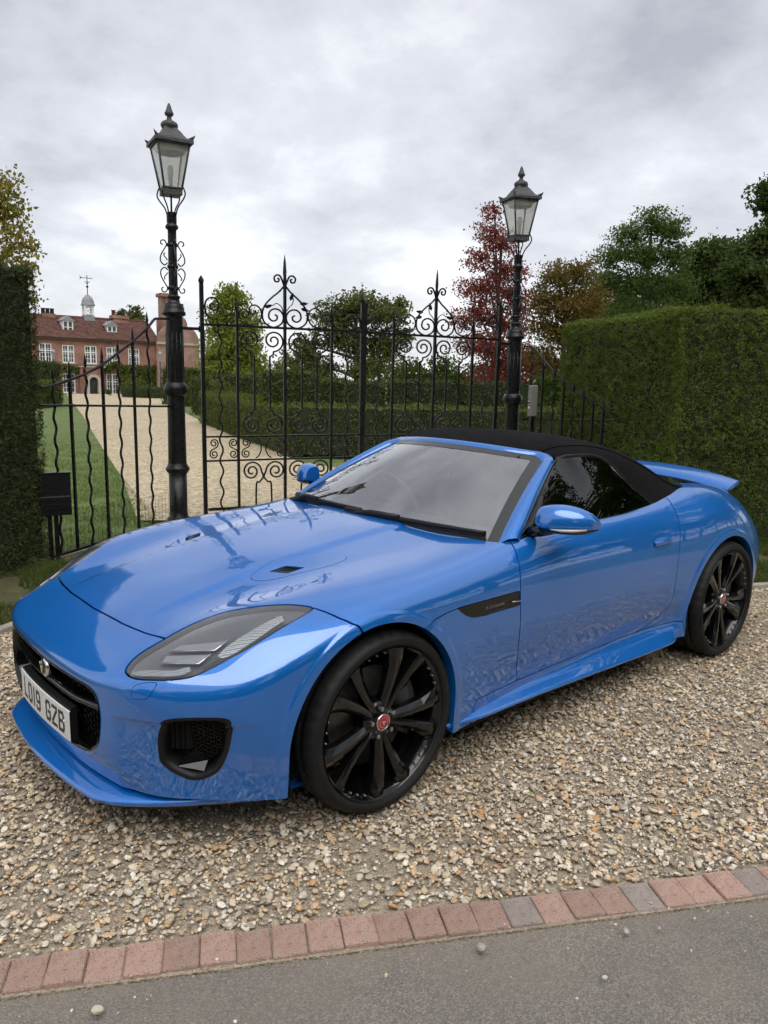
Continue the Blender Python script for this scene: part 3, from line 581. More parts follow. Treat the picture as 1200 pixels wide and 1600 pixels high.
V, F = blades([[LAMPS[0]+WD[0]*.3, LAMPS[0]+WD[0]*2.6, LAMPS[0]+WD[0]*2.6+np.array([.515, -.857])*6, gp(130, 650)[:2], gp(160, 700)[:2], gp(190, 745)[:2]]], 1500, .02, .045, (9.5, 19))
tag(obj('lawn_grass', V, F, leaf_mat('lawn_blade', [(.10, .155, .036), (.14, .20, .05), (.18, .235, .068)], scale=3, trans=.3)), 'mown lawn grass inside the railings', 'grass', kind='stuff')
# ================================================================== the house at the end of the drive
HL_, HR__ = np.array(WXY(20, 70.5)), np.array(WXY(252, 78.5)); hd = HR__-HL_; HLEN = np.linalg.norm(hd); hd = hd/HLEN; hb = np.array([hd[1], -hd[0]])
if hb@FH < 0: hb = -hb
HZ = -.80
def hxz(px, py, off=0.0):       # pixel -> (along facade, height) on the facade plane set off towards the viewer
    o = HL_-hb*off; d = ray(px, py); nrm_ = np.array([-hd[1], hd[0]]); t = ((o-CAM[:2])@nrm_)/(d[:2]@nrm_); p = CAM+d*t
    return float((p[:2]-HL_)@hd), float(p[2]-HZ)
house = empty('brick_house', (*HL_, HZ), math.atan2(hd[1], hd[0]), 'long red brick country house with white windows and a clock cupola', 'house')
house.rotation_euler[1] = math.radians(.55)
YS = 1 if np.cross(hd, hb) > 0 else -1       # local y of "backwards"
def brick_wall_mat(name, c1, c2, mortar, scale=9.0):
    m = bpy.data.materials.new(name); m.use_nodes = True; t = m.node_tree; b = t.nodes['Principled BSDF']; N = t.nodes.new; L = t.links.new; b.inputs['Roughness'].default_value = .9
    tcn = N('ShaderNodeTexCoord'); mp = N('ShaderNodeMapping'); mp.inputs['Rotation'].default_value = (PI/2, 0, 0); L(tcn.outputs['Object'], mp.inputs[0])
    br = N('ShaderNodeTexBrick'); br.inputs['Scale'].default_value = 1.0; br.inputs['Brick Width'].default_value = .22; br.inputs['Row Height'].default_value = .075; br.inputs['Mortar Size'].default_value = .008
    br.inputs['Color1'].default_value = (*c1, 1); br.inputs['Color2'].default_value = (*c2, 1); br.inputs['Mortar'].default_value = (*mortar, 1); L(mp.outputs[0], br.inputs['Vector'])
    n = N('ShaderNodeTexNoise'); n.inputs['Scale'].default_value = .9; n.inputs['Detail'].default_value = 7; L(tcn.outputs['Object'], n.inputs['Vector']); mr = N('ShaderNodeMapRange'); L(n.outputs['Fac'], mr.inputs[0]); mr.inputs[1].default_value = .3; mr.inputs[2].default_value = .7; mr.inputs[3].default_value = .65; mr.inputs[4].default_value = 1.3
    mx = N('ShaderNodeMixRGB'); mx.blend_type = 'MULTIPLY'; mx.inputs[0].default_value = 1; L(br.outputs[0], mx.inputs[1]); L(mr.outputs[0], mx.inputs[2]); L(mx.outputs[0], b.inputs['Base Color']); return m
M_wall = brick_wall_mat('house_brick', (.235, .085, .055), (.30, .125, .085), (.34, .27, .22))
M_wall2 = brick_wall_mat('gable_brick', (.25, .125, .09), (.31, .175, .13), (.36, .29, .24))
M_tile = mat('clay_tiles', (.12, .055, .042), rough=.92, var=[(.070, .038, .031), (.125, .058, .044), (.19, .095, .07)], var_scale=2.6, var_detail=9, bump=.6, bump_scale=14)
M_white = mat('white_paint', (.80, .80, .78), rough=.5)
M_pane = mat('window_pane', (.045, .05, .055), rough=.06, spec=.8)
M_lead = mat('lead_grey', (.20, .21, .22), rough=.6, var=(.28, .29, .30), var_scale=3)
M_stonep = mat('pale_stone', (.46, .41, .34), rough=.85, var=(.36, .32, .27), var_scale=4)
M_black = mat('door_black', (.02, .02, .022), rough=.4)
def lb(q, x0, x1, z0, z1, y0, y1, **k):     # local box; y measured backwards from the facade
    ya, yb = sorted((y0*YS, y1*YS)); return q.box(((x0+x1)/2, (ya+yb)/2, (z0+z1)/2), (x1-x0, yb-ya, z1-z0), **k)
zeave = hxz(110, 527)[1]; zridge = hxz(110, 494.5, -3.4)[1]; xend = hxz(247, 540)[0]; x0h = -3.5
WIN = [hxz(px0, y1)+hxz(px1, y0) for px0, px1, y0, y1 in ((61.5, 79.5, 536, 564.5), (97.5, 115, 538.5, 566), (132.5, 150, 539.5, 567), (166.5, 183.5, 541.5, 569), (200.5, 217, 543.5, 571))]
GWIN = [hxz(px0, y1)+hxz(px1, y0) for px0, px1, y0, y1 in ((99, 117, 583, 613), (167, 185, 583, 615))]
def wall_with_holes(name, xa, xb, za, zb, holes, m, yoff=0.0, thick=.35):
    xs = sorted({xa, xb, *[h[0] for h in holes], *[h[2] for h in holes]}); zs = sorted({za, zb, *[h[1] for h in holes], *[h[3] for h in holes]}); q = MB()
    for i in range(len(xs)-1):
        for j in range(len(zs)-1):
            cx, cz = (xs[i]+xs[i+1])/2, (zs[j]+zs[j+1])/2
            if any(h[0] < cx < h[2] and h[1] < cz < h[3] for h in holes): continue
            f = [(xs[i], yoff*YS, zs[j]), (xs[i+1], yoff*YS, zs[j]), (xs[i+1], yoff*YS, zs[j+1]), (xs[i], yoff*YS, zs[j+1])]; q.add(f, [(0, 1, 2, 3)])
    for h in holes:
        a, b, c, d = h; y = (yoff*YS, (yoff+.16)*YS)
        for (p, r_) in (((a, b), (c, b)), ((c, b), (c, d)), ((c, d), (a, d)), ((a, d), (a, b))):
            q.add([(p[0], y[0], p[1]), (r_[0], y[0], r_[1]), (r_[0], y[1], r_[1]), (p[0], y[1], p[1])], [(0, 1, 2, 3)])
    return q.build(name, m, house)
def window(h, cols=2, rows=4, yoff=0.0, fw=.09, bar=.035):
    a, b, c, d = h; q = MB(); y0, y1 = yoff+.05, yoff+.13
    lb(q, a, a+fw, b, d, y0, y1); lb(q, c-fw, c, b, d, y0, y1); lb(q, a+fw, c-fw, d-fw, d, y0, y1); lb(q, a+fw, c-fw, b, b+fw, y0, y1)
    mx = (a+c)/2; lb(q, mx-.06, mx+.06, b+fw, d-fw, y0-.01, y1)
    zm = b+(d-b)*.62; lb(q, a+fw, mx-.06, zm-.05, zm+.05, y0, y1-.01); lb(q, mx+.06, c-fw, zm-.05, zm+.05, y0, y1-.01)
    w = q.build('window', M_white, house)
    for s_ in (0, 1):
        xa, xb = ((a+fw, mx-.06), (mx+.06, c-fw))[s_]
        q = MB(); lb(q, xa, xb, b+fw, d-fw, y1, y1+.02); q.build('pane', M_pane, w)
        q = MB()
        for k in range(1, rows): z = b+fw+(d-b-2*fw)*k/rows; lb(q, xa, xb, z-bar/2, z+bar/2, y1-.03, y1)
        xm = (xa+xb)/2; lb(q, xm-bar/2, xm+bar/2, b+fw, d-fw, y1-.028, y1-.002); q.build('glazing_bar', M_white, w)
    q = MB(); lb(q, a-.08, c+.08, b-.10, b-.003, yoff-.08, yoff+.05); q.build('sill', M_stonep, w)
zdoor = hxz(145, 588)[1]; dx0, dx1 = hxz(138, 614)[0], hxz(151.5, 614)[0]
bx0, bx1 = hxz(123, 600)[0], hxz(160.5, 600)[0]; zporch = hxz(140, 573)[1]
wall_with_holes('wall', x0h, xend, 0, zeave, WIN+GWIN, M_wall)
for h in WIN: window(h)
for h in GWIN: window(h, rows=4)
q = MB(); lb(q, x0h, xend, 0, zeave-.1, 6.9, 7.1); lb(q, x0h-.2, x0h, 0, zeave-.1, 0, 7); q.build('rear_wall', M_wall, house)
# eaves band and string course
q = MB(); lb(q, x0h, xend, zeave-.16, zeave+.05, -.28, .10); q.build('eaves', mat('eaves_dark', (.09, .055, .045), rough=.8), house)
zsc = hxz(110, 575)[1]; q = MB(); lb(q, x0h, xend, zsc-.07, zsc+.07, -.06, .0); q.build('string_course', M_wall2, house)
# roof: courses of tiles stepped up the slope
q = MB(); nC = 26; yr = 3.4
for k in range(nC):
    t0, t1 = k/nC, (k+1)/nC; za, zb = zeave+(zridge-zeave)*t0, zeave+(zridge-zeave)*t1; ya, yb = -.35+(yr+.35)*t0, -.35+(yr+.35)*t1
    q.add([(x0h, ya*YS, za+.045), (xend+.1, ya*YS, za+.045), (xend+.1, yb*YS, zb), (x0h, yb*YS, zb), (x0h, ya*YS, za), (xend+.1, ya*YS, za)], [(0, 1, 2, 3), (4, 5, 1, 0)])
q.add([(x0h, yr*YS, zridge), (xend+.1, yr*YS, zridge), (xend+.1, (2*yr+.35)*YS, zeave), (x0h, (2*yr+.35)*YS, zeave)], [(0, 1, 2, 3)])
roof = q.build('roof', M_tile, house)
q = MB(); q.tube([(x0h, yr*YS, zridge+.02), (xend+.1, yr*YS, zridge+.02)], .13, 8); q.build('ridge_tiles', M_tile, roof)
# dormers
for (pa, pb, ya_, yb_, yp) in ((97.5, 113, 500.5, 520, 497), (167, 181.5, 508, 526, 503.5)):
    a, zb_ = hxz(pa, yb_, -1.0); c, zt_ = hxz(pb, ya_, -1.0); zp = hxz((pa+pb)/2, yp, -1.0)[1]; q = MB(); yd = 1.0
    lb(q, a, c, zb_-.4, zt_, yd+.15, yd+2.2); dm = q.build('dormer', M_white, house)
    xm = (a+c)/2; q = MB()
    q.add([(a-.15, (yd-.12)*YS, zt_), (xm, (yd-.12)*YS, zp+.25), (c+.15, (yd-.12)*YS, zt_), (a-.15, (yd+2.6)*YS, zt_), (xm, (yd+2.6)*YS, zp+.25), (c+.15, (yd+2.6)*YS, zt_)], [(0, 1, 4, 3), (1, 2, 5, 4), (0, 2, 1), (0, 3, 5, 2)]); q.build('dormer_roof', M_lead, dm)
    q = MB(); lb(q, a-.02, c+.02, zb_-.12, zb_, yd-.05, yd+.2); lb(q, a, a+.10, zb_, zt_, yd, yd+.15); lb(q, c-.10, c, zb_, zt_, yd, yd+.15); lb(q, a+.10, c-.10, zt_-.10, zt_, yd, yd+.15); lb(q, xm-.06, xm+.06, zb_, zt_-.1, yd, yd+.14)
    lb(q, a+.1, c-.1, (zb_+zt_)/2-.03, (zb_+zt_)/2+.03, yd+.03, yd+.12); q.build('dormer_frame', M_white, dm)
    q = MB(); lb(q, a+.1, c-.1, zb_, zt_-.1, yd+.125, yd+.148); q.build('pane', M_pane, dm)
# cupola
xc, zc0 = hxz(137, 499, -yr); z1 = hxz(137, 492, -yr)[1]; z2 = hxz(137, 476, -yr)[1]; z3 = hxz(137, 459.5, -yr)[1]; z4 = hxz(135, 429, -yr)[1]; hw = abs(hxz(145, 490, -yr)[0]-hxz(129.5, 490, -yr)[0])/2
q = MB(); q.box((xc, yr*YS, (zridge-1.0+z1)/2), (hw*2.05, hw*2.05, z1-zridge+1.0)); cup = q.build('cupola', M_lead, house)
q = MB()
for sx_ in (-1, 1):
    for sy_ in (-1, 1): q.box((xc+sx_*hw*.82, yr*YS+sy_*hw*.82, (z1+z2)/2), (hw*.30, hw*.30, z2-z1))
q.box((xc, yr*YS, z2-.08), (hw*1.95, hw*1.95, .22)); q.box((xc, yr*YS, z1+.12), (hw*1.95, hw*1.95, .10)); q.build('cupola_post', M_white, cup)
q = MB(); a = np.linspace(0, PI, 12); q.tube(np.array([(xc+hw*.55*math.cos(t), (yr-.82*hw)*YS, z2-.2-.5*hw+hw*.45*math.sin(t)) for t in a]), .05, 5); q.tube([(xc-hw*.6, yr*YS, z1+.2), (xc+hw*.6, yr*YS, z2-.25)], .035, 5); q.tube([(xc+hw*.6, yr*YS, z1+.2), (xc-hw*.6, yr*YS, z2-.25)], .035, 5); q.build('cupola_arch', M_white, cup)
q = MB(); q.lathe([(hw*1.42, z2-.02), (hw*1.42, z2+.10), (hw*1.25, z2+.2), (hw*1.22, z2+(z3-z2)*.35), (hw*1.0, z2+(z3-z2)*.65), (hw*.55, z2+(z3-z2)*.88), (.12, z3), (.05, z3+.05)], 16, (xc, yr*YS, 0)); q.build('cupola_dome', M_lead, cup)
q = MB(); q.tube([(xc, yr*YS, z3), (xc, yr*YS, z4)], .04, 6); q.lathe([(.02, -.15), (.15, 0), (.02, .15)], 8, (xc, yr*YS, z3+(z4-z3)*.42)); q.lathe([(.02, -.1), (.10, 0), (.02, .1)], 8, (xc, yr*YS, z3+(z4-z3)*.60))
q.tube([(xc-.45, yr*YS, z4-.25), (xc+.5, yr*YS, z4-.25)], .03, 5); q.add([(xc-.45, yr*YS, z4-.25), (xc-.75, yr*YS, z4-.05), (xc-.62, yr*YS, z4-.25), (xc-.75, yr*YS, z4-.45)], [(0, 1, 2, 3)])
for t in range(4): q.tube([(xc, yr*YS, z3+(z4-z3)*.66), (xc+.32*math.cos(t*PI/2+.6), yr*YS+.32*math.sin(t*PI/2+.6), z3+(z4-z3)*.66)], .02, 4)
q.build('weathervane', M_black, cup)
# chimneys
def chimney(px0, px1, ytop, ybot, yoff, pots, m=M_wall):
    a, zt_ = hxz(px0, ytop, -yoff); c, zb_ = hxz(px1, ybot, -yoff); q = MB(); lb(q, a+.1, c-.1, zb_-1.5, zt_-.3, yoff-.5, yoff+.5); lb(q, a, c, zt_-.3, zt_, yoff-.6, yoff+.6); lb(q, a, c, zb_-.05, zb_+.15, yoff-.58, yoff+.58)
    ch = q.build('chimney', m, roof)
    for p in pots:
        x_, _ = hxz(p, ytop, -yoff); MB().lathe([(.20, zt_), (.17, zt_+.5), (.21, zt_+.52), (.21, zt_+.6), (.12, zt_+.6)], 10, (x_, yoff*YS, 0)).build('chimney_pot', M_tile, ch) if False else None
    return ch, zt_
def house_part(nm, q, m): return q.build(nm, m, house)
for (p0, p1, yt, yb, yo, pots, dark) in ((63, 84, 489, 496, 3.4, (66, 73, 80), 1), (172, 198, 491, 503, 3.4, (176,), 0)):
    ch, zt_ = chimney(p0, p1, yt, yb, yo, pots)
    for p in pots:
        x_, _ = hxz(p, yt, -yo); MB().lathe([(.20, zt_-.02), (.17, zt_+.42), (.21, zt_+.44), (.21, zt_+.52), (.12, zt_+.52)], 10, (x_, yo*YS, 0)).build('chimney_pot', M_black if dark else M_tile, house)
# tall stack of clustered shafts
a, zt_ = hxz(247.5, 456, -3); c, zb_ = hxz(270, 503, -3); q = MB(); lb(q, a-.1, c+.1, 5.0, zb_+.5, 2.2, 3.8); lb(q, a-.12, c+.12, zt_-.35, zt_, 2.2, 3.8); q.build('chimney', M_wall, house)
for k in range(4): 
    xk = a+(c-a)*(k+.5)/4; q = MB(); lb(q, xk-.20, xk+.20, zb_+.5, zt_-.35, 2.5, 3.4); q.build('chimney_shaft', M_wall2 if k % 2 else M_wall, house)
# Dutch-gabled wing
wx0, wx1 = hxz(236, 560)[0]+.35, hxz(306, 560)[0]; zg0 = hxz(245, 534)[1]; zg1 = hxz(275, 497)[1]; xm = (wx0+wx1)/2; hwid = (wx1-wx0)/2
prof = [(wx0, 0), (wx0, zg0)]+[(wx0+hwid*(.02+.55*(1-math.cos(t))), zg0+.15+(zg1-zg0)*.62*math.sin(t)) for t in np.linspace(0, PI/2, 9)]+[(xm-hwid*.42, zg0+(zg1-zg0)*.82)]+[(xm-hwid*.40*math.cos(t), zg0+(zg1-zg0)*.84+(zg1-zg0)*.30*math.sin(t)) for t in np.linspace(0, PI/2, 7)]
prof = prof+[(2*xm-p[0], p[1]) for p in prof[::-1]]
q = MB(); q.prism(prof, lambda u, v: (u, -.9*YS, v), lambda u, v: (u, -.45*YS, v)); q.build('gable_wing', M_wall2, house)
q = MB(); lb(q, wx0+.05, wx1-.05, 0, zg0, -.45, 6); q.build('wing_wall', M_wall, house)
q = MB(); lb(q, wx0-.08, wx1+.08, zg0-.12, zg0+.10, -1.02, -.88); q.build('string_course', M_stonep, house)
a, b_ = hxz(264, 571, .9); c, d_ = hxz(280, 543, .9); q = MB(); lb(q, a, c, b_, d_, -.96, -.905); w_ = q.build('window', M_white, house); q = MB(); lb(q, a+.1, c-.1, b_+.1, d_-.1, -.97, -.962); q.build('pane', M_pane, w_)
# entrance bay
q = MB(); n_ = 14; xc_, rad = (dx0+dx1)/2, (dx1-dx0)/2; zs = zdoor-rad
pts = [(bx0, 0), (bx0, zporch), (bx1, zporch), (bx1, 0), (dx1+.25, 0), (dx1+.25, zs)]+[(xc_+(rad+.25)*math.cos(t), zs+(rad+.25)*math.sin(t)) for t in np.linspace(0, PI, n_)[1:-1]]+[(dx0-.25, zs), (dx0-.25, 0)]
q.prism(pts, lambda u, v: (u, -.55*YS, v), lambda u, v: (u, -.02*YS, v)); porch = q.build('porch', M_wall, house)
ar = [(xc_+(rad+.25)*math.cos(t), zs+(rad+.25)*math.sin(t)) for t in np.linspace(0, PI, n_)]; ar2 = [(xc_+rad*math.cos(t), zs+rad*math.sin(t)) for t in np.linspace(0, PI, n_)]
pp = [(dx1+.25, 0)]+ar+[(dx0-.25, 0), (dx0, 0)]+ar2[::-1]+[(dx1, 0)]
q = MB(); q.prism(pp, lambda u, v: (u, -.60*YS, v), lambda u, v: (u, -.03*YS, v)); q.build('door_surround', M_stonep, porch)
q = MB(); q.prism([(dx0, 0), (dx1, 0)]+ar2, lambda u, v: (u, -.20*YS, v), lambda u, v: (u, -.10*YS, v)); dr_ = q.build('door', M_black, house)
q = MB()
for s_ in (-1, 1): lb(q, xc_+s_*rad*.45-.18, xc_+s_*rad*.45+.18, .9, zs+.1, -.215, -.202)
q.build('door_pane', M_pane, dr_)
q = MB(); lb(q, bx0-.1, bx1+.1, zporch, zporch+.12, -.68, 0); q.build('porch_cap', M_stonep, porch)
q = MB(); lb(q, bx0-1.2, bx1+1.2, -.3, .06, -1.6, -.02); q.build('door_step', M_stonep, house)
# climbing plant on the front and shrubs at its foot
def creeper(px0, px1, y0, y1, n, label):
    a, zb_ = hxz(px0, y1, .2); c, zt_ = hxz(px1, y0, .2); P_ = np.column_stack([RNG.uniform(a, c, n), -YS*RNG.uniform(.03, .5, n), RNG.uniform(0, 1, n)**.7*(zt_-zb_)+zb_]); P_[:, 2] += np.array([mnoise.noise(Vector((p[0]*.7, 0, 5)))*.5 for p in P_])
    root = empty('climbing_plant', (*HL_, HZ), math.atan2(hd[1], hd[0]), label, 'climber', 'plants on the house front'); V, F = leaf_quads(P_, RNG.normal(size=P_.shape), .22, .7); obj('leaves', V, F, M_box, root)
    MB().tube([((a+c)/2, -YS*.1, 0), ((a+c)/2, -YS*.1, zt_*.8)], .05, 5).build('stem', M_bark, root)
creeper(155, 190, 568, 580, 700, 'green climber over the wall right of the house door')
creeper(95, 128, 571, 582, 500, 'green climber over the wall left of the house door')
creeper(185, 262, 572, 612, 2600, 'dense green climber covering the ground floor right of the door')
tree('dome_shrub', 212, 63, [(212, 603, 17, 13), (196, 610, 12, 9)], .16, M_box, 'clipped dome shrub on the gravel right of the house door', 1500, .05, cat='shrub', group='shrubs before the house', fill=.9)
tree('dome_shrub', 170, 66, [(168, 612, 5, 4)], .12, M_yewdark, 'small dark round shrub beside the house door', 350, .03, cat='shrub', group='shrubs before the house', fill=.9)
# small lanterns in front of the house
for (px, y0, y1, d_, lab) in ((85, 546, 585, 62, 'small lantern on a post in front of the left house windows'), (251, 549, 590, 58, 'small lantern on a post by the house gable')):
    p = W(px, y1, d_); zt_ = W(px, y0, d_)[2]; root = empty('garden_lantern', (p[0], p[1], float(gz(p[0], p[1]))), .4, lab, 'lantern', 'small lanterns before the house'); h_ = zt_-float(gz(p[0], p[1]))
    MB().tube([(0, 0, 0), (0, 0, h_-.75)], .05, 6).build('post', M_black, root)
    MB().lathe([(.10, h_-.75), (.22, h_-.2), (.26, h_-.18), (.06, h_), (.02, h_+.12)], 4, smooth=False).build('lantern_body', M_lead, root)
# ================================================================== lamps, gates, railings
M_iron = mat('black_iron_paint', (.0055, .0055, .006), rough=.30, spec=.35, var=(.010, .010, .0105), var_scale=9, bump=.25, bump_scale=45, rough_var=.12)
M_irond = mat('weathered_iron', (.035, .037, .038), rough=.55, var=(.075, .078, .078), var_scale=14, bump=.4, bump_scale=60)
M_lglass = glass_mat('lantern_glass', (.90, .90, .86), .06, rough=.05, frost=.42)
M_opal = mat('lantern_reflector', (.42, .41, .36), rough=.6)
def lamp_post(xy, depth, zofs, rz, tilt, label, pxr):
    zz = lambda y: W(pxr, y, depth)[2]-zofs
    root = empty('street_lamp', (xy[0], xy[1], zofs), rz, label, 'lamp', 'tall lamp posts flanking the gate')
    root.rotation_euler = (tilt[0], tilt[1], rz)
    H = {k: v for k, v in zip(('r2b', 'r2t', 'r1b', 'r1t', 'colb', 'colt', 'flb', 'flt', 'scb', 'sct', 'cb', 'ct', 'fb', 'lb', 'gb', 'gt', 'ev', 'rt', 'ba', 'bt', 'sb', 'tip'),
         [.507, .623, 1.325, 1.444, 2.135, 2.29, 2.31, 2.35, 2.365, 2.89, 2.985, 3.045, 3.154, 3.324, 3.396, 3.775, 3.805, 3.93, 3.95, 4.012, 4.088, 4.181])}
    sh = zz(157)/4.29 if False else 1.0
    col = MB(); col.lathe([(.125, -.1), (.125, .02), (.098, .05), (.094, .12), (.094, H['r2b']), (.094, H['r2b']+.0), (.120, H['r2b']+.03), (.126, H['r2b']+.05), (.120, H['r2b']+.065), (.102, H['r2t']-.02), (.097, H['r2t'])], 28)
    col.lathe([(.095, H['r2t']), (.090, 1.0), (.089, H['r1b'])], 28)
    col.lathe([(.089, H['r1b']), (.114, H['r1b']+.012), (.118, H['r1b']+.03), (.124, H['r1b']+.05), (.124, H['r1b']+.085), (.116, H['r1b']+.105), (.112, H['r1t']), (.090, H['r1t']+.02)], 28)
    col.lathe([(.090, H['r1t']), (.088, 1.8), (.088, H['colb'])], 28)
    col.lathe([(.088, H['colb']), (.118, H['colb']+.015), (.118, H['colb']+.045), (.106, H['colb']+.055), (.106, H['colb']+.085), (.098, H['colb']+.10), (.098, H['colb']+.125), (.075, H['colt']-.04), (.062, H['colt']), (.058, H['flb']), (.068, H['flb']+.015), (.068, H['flt']-.015), (.048, H['flt'])], 28)
    col.build('column', M_iron, root)
    for k in range(12):      # fluted ribs on the shaft
        a = 2*PI*k/12; MB().tube([(.0885*math.cos(a), .0885*math.sin(a), H['r1t']+.06), (.087*math.cos(a), .087*math.sin(a), H['colb']-.16)], .006, 5).build('rib', M_iron, root)
    s_ = MB(); s_.lathe([(.046, H['flt']), (.043, H['sct']+.04), (.043, H['cb']), (.060, H['cb']+.012), (.066, H['cb']+.03), (.060, H['cb']+.045), (.046, H['ct']), (.050, H['ct']+.01), (.050, H['fb'])], 20); s_.build('shaft', M_iron, root)
    for z in (H['scb']+.05, (H['scb']+H['sct'])/2, H['sct']-.05): MB().lathe([(.044, z-.02), (.056, z-.012), (.056, z+.012), (.044, z+.02)], 16).build('band', M_iron, root)
    def curl(c, r0, r1, a0, turns, n=22):
        t = np.linspace(0, 1, n); a = a0+turns*2*PI*t; r = r0+(r1-r0)*t; return np.stack([c[0]+r*np.cos(a), c[1]+r*np.sin(a)], 1)
    zm = (H['scb']+H['sct'])/2
    for k in range(4):
        an = k*PI/2+PI/4*0; ca, sa = math.cos(an), math.sin(an)
        for sg in (1, -1):
            zt = zm+sg*(H['sct']-zm)
            base = [(.052, zm+sg*.035), (.085, zm+sg*.012), (.122, zm+sg*.05), (.115, zm+sg*.11), (.078, zm+sg*.175), (.058, zm+sg*.215), (.078, zm+sg*.252), (.110, zm+sg*.248), (.116, zm+sg*.220), (.098, zm+sg*.208)]
            p = spline(base, 4); MB().tube(np.stack([p[:, 0]*ca, p[:, 0]*sa, p[:, 1]], 1), .0068, 6).build('scroll', M_iron, root)
            p = spline([(.052, zm+sg*.06), (.070, zm+sg*.085), (.088, zm+sg*.110), (.080, zm+sg*.13)], 4); MB().tube(np.stack([p[:, 0]*ca, p[:, 0]*sa, p[:, 1]], 1), [.006]*12+[.012], 6).build('scroll_bud', M_iron, root)
    # frog: four curved arms carrying the lantern
    for k in range(4):
        an = k*PI/2+PI/4; ca, sa = math.cos(an), math.sin(an)
        p = spline([(.046, H['fb']-.04), (.075, H['fb']+.045), (.140, H['fb']+.125), (.160, H['lb']+.005), (.135, H['gb']-.005), (.118, H['gb']-.03), (.125, H['lb']+.0)], 5)
        MB().tube(np.stack([p[:, 0]*ca, p[:, 0]*sa, p[:, 1]], 1), .0075, 6).build('lantern_arm', M_iron, root)
    MB().tube([(0, 0, H['fb']-.02), (0, 0, H['gb'])], .010, 6).build('gas_pipe', M_iron, root)
    # lantern
    lt, lo = .160, .088; q = MB(); c4 = [(1, 1), (-1, 1), (-1, -1), (1, -1)]
    for a in range(4):
        (x0, y0), (x1, y1) = c4[a], c4[(a+1) % 4]
        q.tube([(x0*lo, y0*lo, H['gb']-.02), (x0*lt, y0*lt, H['ev'])], .011, 5)
        q.tube([(x0*lt, y0*lt, H['gt']+.005), (x1*lt, y1*lt, H['gt']+.005)], .013, 5); q.tube([(x0*lo, y0*lo, H['gb']-.02), (x1*lo, y1*lo, H['gb']-.02)], .013, 5)
        q.add([(x0*(lt+.015), y0*(lt+.015), H['ev']-.015), (x0*(lt+.045), y0*(lt+.045), H['ev']+.06), (x0*(lt-.02), y0*(lt+.0), H['ev']+.03), (x0*(lt+.0), y0*(lt-.02), H['ev']+.03)], [(0, 1, 2), (0, 3, 1), (1, 3, 2)])
    q.box((0, 0, H['gb']-.055), (.185, .185, .05)); lan = q.build('lantern', M_irond, root)
    rf = MB(); rs = [(lt+.030, H['ev']-.018), (lt+.030, H['ev']+.010), (lt-.03, H['ev']+.045), (.085, H['rt']-.015), (.068, H['rt']+.005), (.062, H['rt']+.02)]
    V = []; 
    for r, z in rs: V += [(sx*r, sy*r, z) for sx, sy in c4]
    rf.add(V, [(i*4+j, i*4+(j+1) % 4, (i+1)*4+(j+1) % 4, (i+1)*4+j) for i in range(len(rs)-1) for j in range(4)]+[(3, 2, 1, 0)]); rf.build('lantern_roof', M_irond, root)
    q = MB(); q.lathe([(.066, H['rt']+.01), (.082, H['ba']+.01), (.086, H['ba']+.03), (.075, H['bt']-.012), (.048, H['bt']+.004), (.026, H['bt']+.016), (.022, H['sb']-.03), (.040, H['sb']-.018), (.045, H['sb']), (.034, H['sb']+.02), (.020, H['tip']-.03), (.008, H['tip'])], 18); q.build('finial', M_irond, root)
    for a in range(4):
        (x0, y0), (x1, y1) = c4[a], c4[(a+1) % 4]; k0, k1 = lo-.003, lt-.003
        MB().add([(x0*k0, y0*k0, H['gb']), (x1*k0, y1*k0, H['gb']), (x1*k1, y1*k1, H['gt']), (x0*k1, y0*k1, H['gt'])], [(0, 1, 2, 3)]).build('lantern_pane', M_lglass, root)
    # cap tray under the roof and the bulb
    q = MB(); q.lathe([(.145, H['gt']-.004), (.143, H['gt']-.05), (.136, H['gt']-.06)], 24); q.build('reflector', M_opal, root)
    q = MB(); q.lathe([(.018, H['gb']-.03), (.018, H['gb']+.06), (.024, H['gb']+.065), (.024, H['gb']+.09)], 12); q.lathe([(.020, H['gb']+.09), (.030, H['gb']+.12), (.031, H['gb']+.17), (.022, H['gb']+.20), (.004, H['gb']+.21)], 14); q.build('bulb', mat('bulb_frosted', (.55, .55, .52), rough=.3), root)
    return root
lampL = lamp_post(LAMPS[0], 8.13, 0.0, math.radians(-13), (math.radians(.5), math.radians(-.25)), 'black cast-iron lamp post with lantern left of the gates', 270)
lampR = lamp_post(LAMPS[1], 10.0, -.08, math.radians(-24), (math.radians(-.5), math.radians(.9)), 'black cast-iron lamp post with lantern right of the gates', 810)

def plane_map(o, dvec):
    nn = np.array([-dvec[1], dvec[0]])
    def f(px, py):
        d = ray(px, py); t = ((o-CAM[:2])@nn)/(d[:2]@nn); p = CAM+d*t; return np.array([(p[:2]-o)@dvec, p[2]])
    return f
gmap = plane_map(GL, GD); cm = lambda x, y: gmap(300+x/3.811, 400+y/3.811)
GLEN = np.linalg.norm(GR_-GL); HALF = GLEN/2
def iron(name, pts, r, root, n=6, mk=None):
    """pts in gate (s,z)"""
    P_ = np.array(pts); MB().tube(np.column_stack([P_[:, 0], np.zeros(len(P_)), P_[:, 1]]), r, n).build(name, M_iron, root)
def spiral(c, R0, R1, a0, turns, n=40, sy=1.0):
    t = np.linspace(0, 1, n); a = np.radians(a0)+turns*2*PI*t; r = R0+(R1-R0)*t**.9; return [(c[0]+r_*math.cos(q), c[1]+r_*math.sin(q)*sy) for r_, q in zip(r, a)]
